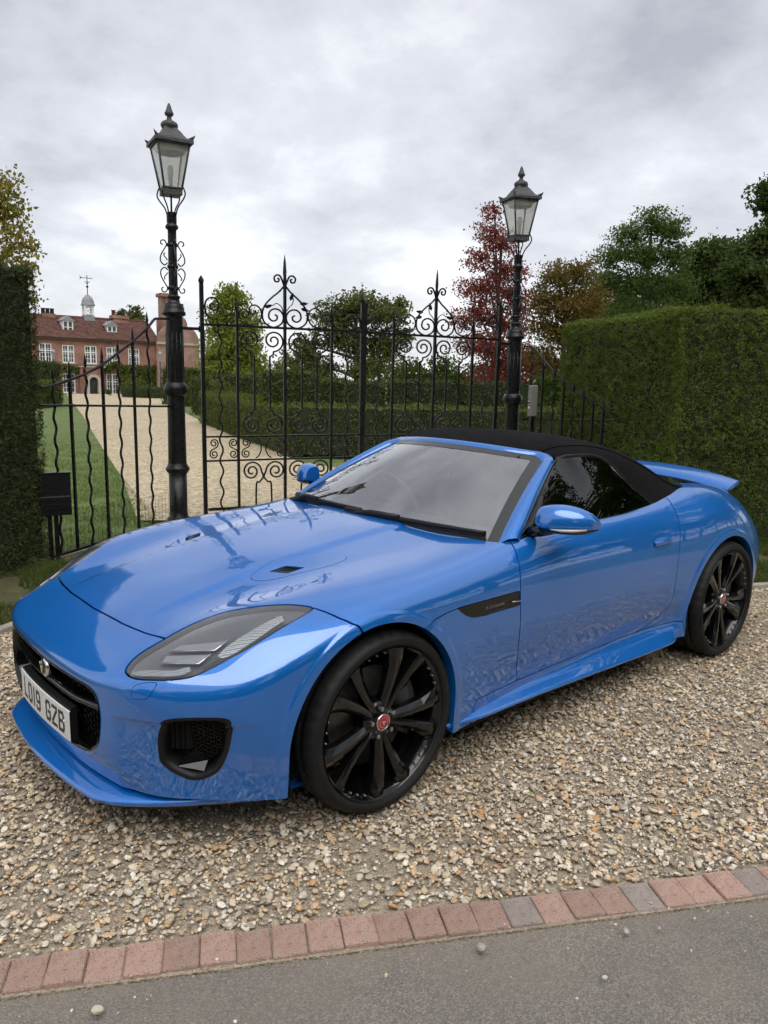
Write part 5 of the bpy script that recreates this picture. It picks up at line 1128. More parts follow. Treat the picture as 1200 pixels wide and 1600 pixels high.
dfz = np.array([.15, .296, .47, .66, .77, .842, .88, .93, 1.0]); dfx = np.array([-.80, -.800, -.768, -.761, -.769, -.785, -.81, -.85, -.87])
f_df = X-np.interp(Z, dfz, dfx)
DR = [(-.800,.290),(-.768,.47),(-.761,.66),(-.769,.77),(-.785,.842),(-.81,.88),(-.85,.93),(-.87,1.05),(-2.2,1.05),(-2.172,.957),(-2.139,.926),(-2.128,.896),(-2.104,.835),(-2.085,.737),(-2.068,.636),(-2.064,.531),(-2.068,.45),(-2.055,.385),(-1.99,.335),(-1.90,.303),(-1.79,.288)]
f_door = big(AY > .70, sdf_poly(X, Z, DR))
WG = [(-.757,.707),(-.37,.711),(-.302,.706),(-.229,.694),(-.16,.668),(-.10,.62),(0,.5),(0,.1),(-.43,.1),(-.50,.290),(-.800,.290),(-.768,.47)]
f_wing = big(AY > .70, sdf_poly(X, Z, WG))
SL = [(-.50,.308),(-.43,.1),(-2.3,.1),(-2.14,.308)]
f_sill = big(AY > .70, sdf_poly(X, Z, [(-.50,.290),(-.44,.1),(-2.25,.1),(-2.19,.290)]))
VT = spline([(-.757,.707),(-.55,.707),(-.354,.711),(-.40,.675),(-.45,.654),(-.53,.647),(-.66,.646),(-.757,.645)], 1, True)
f_vent = big(AY > .70, sdf_poly(X, Z, VT))
CK = [(-.625,-.1),(-.628,0),(-.64,.25),(-.68,.5),(-.735,.72),(-.78,.775),(-.86,.778),(-1.2,.772),(-1.7,.772),(-2.05,.768),(-2.25,.752),(-2.45,.715),(-2.66,.56),(-2.74,.3),(-2.76,0),(-2.76,-.1)]
f_ck = big(Z > .80, sdf_poly(X, AY, CK))
HV = spline([(.211,.352),(.161,.312),(.025,.292),(-.12,.335),(-.178,.405),(-.165,.470),(-.077,.486),(.052,.457),(.175,.415)], 4, True)
f_hv = big(Z > .7, sdf_poly(X, AY, HV))
HO = [(.129,.348),(.051,.352),(.008,.425),(.089,.420)]
f_ho = big(Z > .7, sdf_poly(X, AY, HO))
WS = spline([(.745,.655),(.725,.628),(.738,.60)], 1)
WSH = spline([(0.589,0.566),(0.593,0.596),(0.638,0.606),(0.644,0.587),(0.632,0.558),(0.593,0.552)], 3, True)
f_ws = big(X > .6, sdf_poly(AY, Z, WSH))
f_bot = Z-np.interp(X, [-3.5, -2.3, -.3, .3, .6, .9], [.24, .20, .20, .20, .20, .19])
ATT = np.stack([*BN.T, f_bump, f_head, f_gr, f_fog, f_aF, f_aR, f_df, f_door, f_wing, f_sill, f_vent, f_ck, f_hv, f_ho, f_bot, f_ws], 1)
NAMES = dict(n=0, bump=3, head=4, gr=5, fog=6, aF=7, aR=8, df=9, door=10, wing=11, sill=12, vent=13, ck=14, hv=15, ho=16, bot=17, ws=18)
G = .0034
def cut(*conds, side=0, base=None):
    V, A, T = base or (BV, ATT, T0)
    if side: V, A, T = clip(V, A, T, V[:, 1]*side)
    for nm, sgn, off in conds:
        V, A, T = clip(V, A, T, sgn*A[:, NAMES[nm]]-off)
    n = A[:, :3]; n = n/(np.linalg.norm(n, axis=1)[:, None]+1e-12)
    return V, n, T
def adepth(V):
    d = np.minimum(*[np.where(np.abs(V[:, 1]) > .5, np.abs(arch_d(V[:, 0], V[:, 2], a)), 9) for a in ARCH]); return np.where(d < .012, .045, .014)
out_arch = (('aF', -1, 0), ('aR', -1, 0), ('bot', 1, 0))
P = lambda nm, c, m=None, **k: panel(nm, *c, m or M_paint, k.pop('parent', car), depth=k.pop('depth', adepth), **k)
bonnet = P('bonnet', cut(('bump', -1, G), ('df', 1, G), ('head', -1, .003), ('wing', -1, G*.6), ('vent', -1, 0), ('ck', -1, 0), ('hv', -1, .0012), ('sill', -1, G), *out_arch))
bumper = P('front_bumper', cut(('bump', 1, G), ('head', -1, .003), ('gr', -1, 0), ('fog', -1, 0), ('ws', -1, .0008), *out_arch), depth=lambda V: np.where((V[:, 2] < .56)*(V[:, 0] > .5)*(V[:, 2] > .22), .035, adepth(V)))
P('rear_body', cut(('df', -1, .3), ('door', -1, G*.7), ('ck', -1, 0), ('sill', -1, G*.6), *out_arch))
for s in (1, -1):
    P('front_wing', cut(('wing', 1, G*.6), ('df', 1, G), ('vent', -1, 0), ('sill', -1, G*.6), *out_arch, side=s))
    door = P('door', cut(('door', 1, G*.7), ('ck', -1, 0), side=s))
    P('sill_panel', cut(('sill', 1, G*.6), *out_arch, side=s))
    hv = P('bonnet_vent', cut(('hv', 1, .0008), ('ho', -1, 0), ('bump', -1, G), side=s), offset=.0008)
    Vh, nh, Th = cut(('ho', 1, -.004), side=s)
    def hz(x, y): k = np.argmin((Vh[:, 0]-x)**2+(np.abs(Vh[:, 1])-y)**2); return Vh[k][2]
    for k in range(7):
        t = (k+.5)/7; xa, ya, xb, yb = .129-.040*t, .348+.072*t, .051-.043*t, .352+.073*t
        MB().tube([(xa, ya*s, hz(xa, ya)-.006), (xb, yb*s, hz(xb, yb)-.006)], .0032, 5).build('louvre', M_gloss, hv)
    # dark tray under the louvre
    V, n, T = cut(('hv', 1, .004), side=s)
    panel('vent_tray', V, n, T, M_dark, hv, flange=False, offset=-.02)
    # side vent behind the front wheel
    vt = P('side_vent', cut(('vent', 1, .001), side=s), M_gloss, offset=-.003, depth=.01)
    # headlamp: clear cover, bowl, optics
    V, n, T = cut(('head', 1, .004), side=s)
    bowl = panel('headlamp', V, n, T, M_ribf, car, flange=False, offset=-.024)
    panel('lens', *cut(('head', 1, .0045), side=s), M_lens, bowl, flange=False, offset=-.001)
    # rim of the bowl
    V, n, T = cut(('head', 1, .002), side=s)
    E = bedges(T); u, inv = np.unique(E.ravel(), return_inverse=True); e = inv.reshape(-1, 2); m = len(u)
    VV = np.concatenate([V[u]-n[u]*.003, V[u]-n[u]*.028]); obj('bezel', VV, np.stack([e[:, 0], e[:, 1], m+e[:, 1], m+e[:, 0]], 1), M_lampgrey, bowl, True)
    # where the cover lies, sampled to seat the optics below it
    hx, hy, hz = V.T; hy = np.abs(hy)
    def hsurf(x, y, off):
        k = np.argmin((hx-x)**2+(hy-y)**2); p = V[k]-n[k]*off; return np.array([x, y*s, p[2]+(-(x-hx[k])*n[k][0]-(y-hy[k])*abs(n[k][1]))/n[k][2]])
    def strip(name, A_, B_, off0, off1, m_, nseg=14):
        A_ = spline(A_, 6); B_ = spline(B_, 6); g = np.array([[hsurf(*(a*(1-t)+b*t), off0*(1-t)+off1*t) for t in np.linspace(0, 1, 3)] for a, b in zip(A_, B_)])
        return MB().grid(g, True, s < 0).build(name, m_, bowl)
    strip('light_strip', [(0.334,0.740),(0.446,0.727),(0.528,0.712),(0.567,0.713)], [(0.342,0.766),(0.436,0.766),(0.524,0.749),(0.557,0.740)], .011, .013, M_rib)
    strip('light_strip', [(0.784,0.540),(0.757,0.568),(0.693,0.639),(0.647,0.671)], [(0.788,0.549),(0.766,0.586),(0.690,0.666),(0.650,0.686)], .010, .010, M_rib)
    strip('lower_bezel', [(0.360,0.777),(0.455,0.768),(0.529,0.749),(0.582,0.719),(0.622,0.707)], [(0.340,0.793),(0.435,0.784),(0.513,0.764),(0.572,0.741),(0.623,0.721)], .009, .007, M_lampdark)
    for qd in ([(0.666,0.572),(0.564,0.691),(0.517,0.697),(0.632,0.578)], [(0.706,0.588),(0.620,0.686),(0.578,0.691),(0.680,0.577)]):
        c = [hsurf(*p_, .015) for p_ in qd]
        MB().add(c, [(0, 1, 2, 3) if s > 0 else (3, 2, 1, 0)]).build('lamp_unit', M_lampgrey, bowl)
        MB().tube([c[0]+[0, 0, .002], c[1]+[0, 0, .002], c[2]+[0, 0, .002]], .0042, 6).build('light_blade', M_chrome, bowl)
    P('washer_cover', cut(('ws', 1, .0008), side=s))
    # bumper intake
    V, n, T = cut(('fog', 1, .0), side=s)
    it = panel('bumper_intake', V, n, T, M_satin, car, flange=False, offset=-.07)
    V2, n2, T2 = cut(('fog', 1, -.000), side=s)
    E = bedges(T2); u, inv = np.unique(E.ravel(), return_inverse=True); e = inv.reshape(-1, 2); m = len(u)
    cen = V2.mean(0); pin = V2[u]+(cen-V2[u])*.17
    VV = np.concatenate([V2[u]+n2[u]*.002, V2[u]+(cen-V2[u])*.07+n2[u]*.001, pin-n2[u]*.010, pin-n2[u]*.07])
    Q = np.concatenate([np.stack([k*m+e[:, 0], k*m+e[:, 1], (k+1)*m+e[:, 1], (k+1)*m+e[:, 0]], 1) for k in range(3)]); obj('intake_surround', VV, Q, M_satin, it, True)
    hb = MB(); hr = .0085
    fx, fy, fz = V.T
    for a in range(-10, 22):
        for c_ in range(-14, 14):
            yy = .73+a*hr*1.55; zz = .39+(c_+.5*(a % 2))*hr*1.8
            if sdf_poly(np.array([yy]), np.array([zz]), FOG)[0] < .022 or yy < .725: continue
            k = np.argmin((np.abs(fy)-yy)**2+(fz-zz)**2); o_ = V[k]-n[k]*.045
            t1 = np.cross([0, 0, 1.], n[k]); t1 /= np.linalg.norm(t1); t2 = np.cross(n[k], t1)
            an = np.arange(6)*PI/3
            R0 = [o_+hr*1.0*(math.cos(q)*t1+math.sin(q)*t2) for q in an]; R1 = [o_+hr*.8*(math.cos(q)*t1+math.sin(q)*t2) for q in an]; R2 = [p-n[k]*.012 for p in R1]
            hb.add(R0+R1+R2, [(i, (i+1) % 6, 6+(i+1) % 6, 6+i) for i in range(6)]+[(6+i, 6+(i+1) % 6, 12+(i+1) % 6, 12+i) for i in range(6)])
    hb.build('honeycomb', M_gloss, it)
    fb = MB()
    for i in range(5):
        yy = .660+.013*i; k = np.argmin((np.abs(fy)-yy)**2+(fz-.40)**2); p = V[k]-n[k]*.05
        fb.box(p+[0, 0, .01], (.03, .006, .10))
    fb.build('intake_fin', M_satin, it)
    # shiny flap at the foot of the intake
    k0 = [np.argmin((np.abs(fy)-y_)**2+(fz-z_)**2) for y_, z_ in ((.675,.315),(.745,.300),(.748,.325),(.722,.362))]
    MB().add([V[k0[0]]-n[k0[0]]*.012, V[k0[1]]-n[k0[1]]*.012, V[k0[2]]-n[k0[2]]*.04, V[k0[3]]-n[k0[3]]*.055], [(0, 1, 2, 3)]).build('intake_flap', M_gloss, it)
    # splitter end and skirt
    xs = np.linspace(-.33, -2.13, 40); gk = []
    for x in xs:
        fl = ss(-.33, -.55, x); ed = ss(-2.13, -1.98, x)
        yo = .910+.026*fl-.02*ss(-2.06, -2.13, x); zo = .230-.028*ss(-.7, -2.1, x)
        gk.append([(x,.872,.262),(x,.884,.250),(x,.896+.004*fl,.244),(x,yo-.012,zo+.006),(x,yo,zo+.001),(x,yo+.001,zo-.007),(x,yo-.006,zo-.014),(x,yo-.05,zo-.02),(x,.80,.165)])
    gk = np.array(gk); gk[:, :, 1] *= s
    MB().grid(gk, True, s > 0).build('side_skirt', M_paint, car)
    # wheel housings
    for a in ARCH:
        ang = np.radians(np.linspace(-24, 204, 40)); r = a[2]+.006
        g = np.array([[(a[0]+r*math.cos(q), s*y_, a[1]+r*math.sin(q)) for y_ in (.935 if a[0] > -1 else .955, .80, .56)] for q in ang])
        g[:, 0, 1] = s*np.minimum(abs(g[:, 0, 1]), .905 if a[0] > -1 else .93)
        q = MB().grid(g, True); q.add([(a[0]+r*math.cos(t), s*.56, a[1]+r*math.sin(t)) for t in ang], [tuple(range(40))]); q.build('wheel_housing', M_dark, car)
    # door handle
    if True:
        q = MB(); hp = [(-1.845,.0),( -1.87,.006),(-1.93,.008),(-1.99,.006),(-2.012,.0)]
        g = []
        for x, o in hp:
            yb = .9025 if x > -1.9 else .9045
            g.append([(x, s*(yb+o*.2), .752+(x+1.9)*-.05), (x, s*(yb+o*1.1+.002), .757+(x+1.9)*-.05), (x, s*(yb+o*1.3+.001), .772+(x+1.9)*-.05), (x, s*(yb-.006), .780+(x+1.9)*-.05)])
        q.grid(np.array(g), True, s < 0).build('handle', M_paint, door)

# ---- splitter under the bumper
ly = [0,.1,.2,.3,.37,.43,.475,.52,.60,.70,.80,.875]; lx = [.937,.934,.927,.917,.907,.896,.874,.844,.768,.664,.535,.432]
ly2 = np.concatenate([-np.array(ly[:0:-1]), ly]); lx2 = np.concatenate([lx[:0:-1], lx])
g = []
for y, x in zip(ly2, lx2):
    a = abs(y); z = .168+.034*ss(.5, .92, a)
    ins_ = .100*(1-ss(.62, .86, a))+.012; inn = np.array([x-ins_, y*(1-.05*ss(.45, .7, a)), 0]); e_ = np.array([x, y, 0])
    g.append([inn+[0, 0, z+.045], inn*.35+e_*.65+[0, 0, z+.019], inn*.1+e_*.9+[0, 0, z+.010], e_+[0, 0, z+.003], e_+[.001, 0, z-.006], e_+[-.008, 0, z-.014], inn+[-.06, 0, z-.02], inn+[-.2, 0, z-.03]])
GS = np.array(g); GS = spline(GS.reshape(len(g), -1), 3).reshape(-1, 8, 3)
MB().grid(GS, True, False).build('splitter', M_paint, car)
# black under-lip and floor pan
q = MB()
g = [[(x-.02, y*.985, .152+.034*ss(.5, .92, abs(y))), (x-.04, y*.97, .125+.03*ss(.5, .92, abs(y))), (x-.10, y*.93, .12)] for y, x in zip(ly2[2:-2], lx2[2:-2])]
q.grid(np.array(g), True); q.box((-1.5, 0, .26), (3.9, 1.10, .26)); q.box((-1.3, 0, .20), (1.75, 1.70, .11)); q.box((.52, 0, .33), (.22, .9, .28)); q.box((-3.2, 0, .40), (.35, 1.3, .3))
q.build('underbody', M_dark, car)

# ---- grille
V, n, T = cut(('gr', 1, .0))
grille = panel('grille', V, n, T, M_dark, car, flange=False, offset=-.075)
E = bedges(T); u, inv = np.unique(E.ravel(), return_inverse=True); e = inv.reshape(-1, 2); m = len(u)
cen = np.array([.88, 0, .41]); inw = (cen-V[u])*[0, .035, .085]
VV = np.concatenate([V[u]+n[u]*.003, V[u]+inw*.5+n[u]*.002, V[u]+inw-n[u]*.012, V[u]+inw-n[u]*.075])
obj('grille_surround', VV, np.concatenate([np.stack([k*m+e[:, 0], k*m+e[:, 1], (k+1)*m+e[:, 1], (k+1)*m+e[:, 0]], 1) for k in range(3)]), M_gloss, grille, True)
def gx(y): return .886-.115*y*y-.25*np.abs(y)**4
hb = MB(); hr = .015
for a in range(-34, 35):
    for c_ in range(0, 10):
        yy = a*hr*1.5; zz = .285+(c_+.5*(a % 2))*hr*1.732
        if sdf_poly(np.array([abs(yy)]), np.array([zz]), GRf)[0] < .012: continue
        o_ = np.array([gx(yy)-.050, yy, zz]); an = np.arange(6)*PI/3
        R0 = [o_+[0, hr*.98*math.cos(t), hr*.98*math.sin(t)] for t in an]; R1 = [o_+[.003, hr*.84*math.cos(t), hr*.84*math.sin(t)] for t in an]; R2 = [p-np.array([.016, 0, 0]) for p in R1]
        hb.add(R0+R1+R2, [(i, (i+1) % 6, 6+(i+1) % 6, 6+i) for i in range(6)]+[(6+i, 6+(i+1) % 6, 12+(i+1) % 6, 12+i) for i in range(6)])
hb.build('honeycomb', M_gloss, grille)
g = []
for y in np.linspace(-.472, .472, 50):
    x = gx(y)-.012; z = .452+.018*ss(.2, .47, abs(y)); h = .030
    g.append([(x-.05, y, z+h*.5), (x-.004, y, z+h*.55), (x+.010, y, z+h*.15), (x+.006, y, z-h*.3), (x-.03, y, z-h*.7)])
MB().grid(np.array(g), True, True).build('grille_bar', M_gloss, grille)
em = MB(); em.lathe([(.001,.014),(.026,.012),(.033,.010),(.036,.008),(.038,.002),(.038,-.004)], 32, (.882, 0, .497), 'x'); badge = em.build('emblem', M_chrome, grille)
em = MB(); em.lathe([(.001,.0155),(.025,.0135)], 32, (.882, 0, .497), 'x'); em.build('emblem_field', M_red if False else M_gloss, badge)
q = MB()   # a snarling-cat outline cut as a few plates
for pts in ([(-.012,.016),(-.018,.02),(-.015,.008)], [(.012,.016),(.018,.02),(.015,.008)], [(-.013,.010),(.013,.010),(.009,-.004),(-.009,-.004)], [(-.008,-.005),(.008,-.005),(.005,-.018),(-.005,-.018)]):
    q.prism(pts, lambda a, b: (.897, a, .497+b), lambda a, b: (.8995, a, .497+b))
q.build('emblem_face', M_chrome, badge)
# number plate
def plate_x(y): return .907-.16*y*y
pm = MB(); ysn = np.linspace(-.262, .262, 25)
pm.grid(np.array([[(plate_x(y)-.004, y, .2995), (plate_x(y), y, .302), (plate_x(y), y, .413), (plate_x(y)-.004, y, .4155)] for y in ysn]), False, True)
plate = pm.build('number_plate', M_plate, car)
q = MB(); q.grid(np.array([[(plate_x(y)-.03, y, .292), (plate_x(y)-.006, y, .294), (plate_x(y)-.006, y, .422), (plate_x(y)-.03, y, .426)] for y in np.linspace(-.256, .256, 25)]), False, True)
for y in (-.256, .256): q.add([(plate_x(y)-.03, y, .292), (plate_x(y)-.006, y, .294), (plate_x(y)-.006, y, .422), (plate_x(y)-.03, y, .426)], [(0, 1, 2, 3)])
q.build('plate_plinth', M_satin, plate)
def text_mesh(body, size, extrude=.0006):
    c = bpy.data.curves.new('txt', 'FONT'); c.body = body; c.size = size; c.extrude = extrude; c.align_x = 'CENTER'; c.align_y = 'CENTER'; c.resolution_u = 3
    o = bpy.data.objects.new('txt', c); COL.objects.link(o); dg = bpy.context.evaluated_depsgraph_get(); ev = o.evaluated_get(dg); m_ = bpy.data.meshes.new_from_object(ev)
    bpy.data.objects.remove(o); bpy.data.curves.remove(c); return m_
def fit_text(body, wid, hgt):
    m_ = text_mesh(body, .1, .0); P_ = np.array([v.co[:] for v in m_.vertices]); lo, hi = P_.min(0), P_.max(0)
    U = (P_[:, 0]-(lo[0]+hi[0])/2)/(hi[0]-lo[0])*wid; Vv = (P_[:, 1]-(lo[1]+hi[1])/2)/(hi[1]-lo[1])*hgt
    return m_, U, Vv
# plate glyphs drawn as strokes in the narrow registration style
GLY = {'L': [[(0,1),(0,0),(1,0)]], 'O': [[(0,.18),(0,.82),(.18,1),(.82,1),(1,.82),(1,.18),(.82,0),(.18,0),(0,.18)]], '1': [[(.5,0),(.5,1)]],
 '9': [[(.05,.12),(.2,0),(.82,0),(1,.18),(1,.82),(.82,1),(.18,1),(0,.82),(0,.6),(.18,.44),(1,.44)]],
 'G': [[(1,.80),(.82,1),(.18,1),(0,.82),(0,.18),(.18,0),(.82,0),(1,.18),(1,.46),(.55,.46)]], 'Z': [[(0,1),(1,1),(1,.86),(0,.14),(0,0),(1,0)]],
 'B': [[(0,0),(0,1),(.78,1),(.95,.86),(.95,.66),(.78,.53),(0,.53)],[(.78,.53),(1,.38),(1,.16),(.8,0),(0,0)]]}
q = MB(); cw, chh, sw = .050, .079, .0125; yy = -.2175
def stroke(pts, yc):
    pts = [np.array([yc-cw/2+sw/2+p[0]*(cw-sw), .3575-chh/2+sw/2+p[1]*(chh-sw)]) for p in pts]
    for a, b in zip(pts[:-1], pts[1:]):
        d = b-a; L_ = np.linalg.norm(d)+1e-9; d /= L_; nn = np.array([-d[1], d[0]])*sw/2; a2 = a-d*sw*.5; b2 = b+d*sw*.5
        qd = [a2-nn, b2-nn, b2+nn, a2+nn]
        q.add([(plate_x(c[0])+.0008, c[0], c[1]) for c in qd], [(0, 1, 2, 3)])
# characters run from the car's right (negative y) to its left as seen from the front
xpos = -.226; seq = 'LO19 GZB'; cxs = []
for ch in seq:
    wdt = .026 if ch == '1' else (.034 if ch == ' ' else cw)
    cxs.append((ch, xpos+wdt/2)); xpos += wdt+.011
sh = -(cxs[0][1]+cxs[-1][1])/2
for ch, c in cxs:
    if ch != ' ':
        for s_ in GLY[ch]: stroke(s_, c+sh)
q.build('plate_characters', M_plate_ink, plate)
for y in (-.225, .215): MB().lathe([(.001,.003),(.006,.002),(.007,0)], 12, (plate_x(y), y, .365), 'x').build('plate_screw', M_plate, plate)
# small badges
def badge_text(body, wid, hgt, place, m_, parent, name='badge_lettering'):
    me, U, Vv = fit_text(body, wid, hgt); co_ = np.array([place(a, b) for a, b in zip(U, Vv)], np.float32); me.vertices.foreach_set('co', co_.ravel()); me.update()
    return link(name, me, m_, parent)
badge_text('R-DYNAMIC', .075, .010, lambda a, b: (gx(.40+a)-.018-.0, .405+a, .512+b), M_steel, grille)
for s in (1, -1):
    vs = [o for o in car.children if o.name.startswith('side_vent')][0 if s > 0 else 1]
    badge_text('R-DYNAMIC', .115, .012, lambda a, b: (-.595-a*s, s*(.9085), .676+b), M_steel, vs)
    badge_text('JAGUAR', .13, .011, lambda a, b: (-.60-a*s, s*(.9085), .654+b), M_lampdark, vs)
    MB().tube([(-.70, s*.908, .672), (-.765, s*.908, .664)], .003, 6).build('vent_blade', M_lampgrey, vs)

# ---- windscreen, frame
def ws_pt(v, w):     # v 0 base..1 header, w -1..1
    b0 = np.array([-.600, 0, .905]); t0 = np.array([-1.205, 0, 1.238]); bw, tw = .760, .535
    c = b0*(1-v)+t0*v; c = c+np.array([.016, 0, .030])*4*v*(1-v)*.55
    hw = bw*(1-v)+tw*v; dx = -.145*w*w-.02*w**4; dz = -(.030*(1-v)+.036*v)*w*w
    return c+[dx, hw*w, dz]
def ws_edge(n=40):
    P_ = []
    for v in np.linspace(0, .90, n): P_.append((v, 1.0))
    for t in np.linspace(0, PI/2, 8)[1:]: P_.append((.90+.10*math.sin(t), .90+.10*math.cos(t)))
    for w in np.linspace(.88, -.88, 30): P_.append((1.0, w))
    for t in np.linspace(PI/2, 0, 8)[:-1]: P_.append((.90+.10*math.sin(t), -.90-.10*math.cos(t)))
    for v in np.linspace(.90, 0, n): P_.append((v, -1.0))
    return P_
g = np.array([[ws_pt(v, w) for w in np.linspace(-1, 1, 41)] for v in np.linspace(-.02, 1, 25)])
windscreen = MB().grid(g, True, False).build('windscreen', M_glassW, car)
# dark ceramic border printed on the glass
ed = ws_edge(); mid = len(ed)//2
def border(inset, off=.0015):
    out = []
    for v, w in ed:
        ww = w*(1-inset/ (.76*(1-v)+.535*v)) if abs(w) > .85 else w; vv = min(v, 1-inset/.70); out.append(ws_pt(vv, ww)+np.array([.45, 0, .89])*off*0)
    return np.array(out)
A_, B_ = np.array([ws_pt(v, w) for v, w in ed]), border(.045)
nrm = np.array([.47, 0, .88])
MB().grid(np.stack([A_+nrm*.0015, B_+nrm*.0015], 1), True).build('ceramic_band', mat('ceramic_band', (.045, .046, .046), rough=.22, spec=.35), windscreen)
fr = []
for i, (v, w) in enumerate(ed):
    p = ws_pt(v, w); side = ss(.80, 1.0, abs(w))*np.sign(w); up = ss(.86, 1.0, v)
    out = np.array([-.085+.045*v, .045*np.sign(w), .030])*abs(side)*(1-up)+np.array([-.048, .030*side, .018])*up
    fr.append([p+nrm*.002, p+nrm*.006+out*.10, p+out*.55+nrm*.014, p+out*.93+nrm*.004, p+out-nrm*.012, p+out*.9-nrm*.04])
MB().grid(np.array(fr), True, False).build('windscreen_frame', M_paint, car)
# scuttle panel and wipers
sc_g = np.array([[ws_pt(0, w)+[.055-.012*abs(w), 0, -.012], ws_pt(0, w)+[.01, 0, -.004], ws_pt(.03, w)-nrm*.012] for w in np.linspace(-1, 1, 30)])
MB().grid(sc_g, True, True).build('scuttle_panel', M_satin, car)
def wiper(w0, w1, v0, v1):
    q = MB(); pts = np.array([ws_pt(v0+(v1-v0)*t, w0+(w1-w0)*t)+nrm*.022 for t in np.linspace(0, 1, 14)])
    q.tube(pts, np.linspace(.015, .010, 14), 6); q.tube(pts-nrm*.014+[.006, 0, 0], .009, 5)
    piv = ws_pt(-.03, w0+(w1-w0)*.02)+nrm*.012; q.tube([piv, pts[3]+nrm*.006, pts[6]+nrm*.01], [.022, .017, .012], 6)
    q.build('wiper', M_satin, car)
wiper(-.10, .93, .02, .055); wiper(-.93, .03, .035, .045)
# camera pod behind the glass
q = MB(); cpt = ws_pt(.93, .02)-nrm*.02; q.box(cpt+[-.02, 0, -.005], (.10, .22, .03), rot3('Y', math.radians(28))); q.box(cpt+[.05, 0, -.035], (.09, .12, .035), rot3('Y', math.radians(28)))
q.build('sensor_pod', M_satin, windscreen)

# ---- soft top
ST = [
 [(-1.252,0,1.256),(-1.265,.20,1.254),(-1.315,.40,1.243),(-1.385,.535,1.222),(-1.405,.572,1.200)],
 [(-1.43,0,1.301),(-1.43,.22,1.297),(-1.45,.42,1.278),(-1.49,.555,1.243),(-1.50,.608,1.213)],
 [(-1.73,0,1.294),(-1.73,.24,1.289),(-1.73,.45,1.268),(-1.72,.578,1.234),(-1.70,.630,1.196)],
 [(-2.05,0,1.254),(-2.04,.25,1.248),(-2.02,.465,1.222),(-1.98,.600,1.176),(-1.885,.658,1.092)],
 [(-2.36,0,1.168),(-2.35,.26,1.160),(-2.32,.48,1.128),(-2.235,.630,1.070),(-2.015,.705,.945)],
 [(-2.63,0,1.045),(-2.61,.28,1.040),(-2.54,.51,1.020),(-2.40,.675,.988),(-2.15,.742,.926)],
 [(-2.78,0,.962),(-2.76,.30,.962),(-2.67,.555,.965),(-2.48,.718,.962),(-2.28,.762,.942)]]
STn = np.array(ST); vt = STn.reshape(-1, 3); ni, nk = 7, 5
full = []; 
for row in ST: full.append([(p[0], -p[1], p[2]) for p in row[:0:-1]]+row)
full = np.array(full); nw = full.shape[1]
Fq = [(i*nw+j, i*nw+j+1, (i+1)*nw+j+1, (i+1)*nw+j) for i in range(6) for j in range(nw-1)]
SV, SQ = fit_surface(full.reshape(-1, 3), Fq, 4, 2, .6)
soft = obj('soft_top', SV, SQ, M_fabric, car, True)
def st_line(k, n=8): return spline(STn[:, k], n)
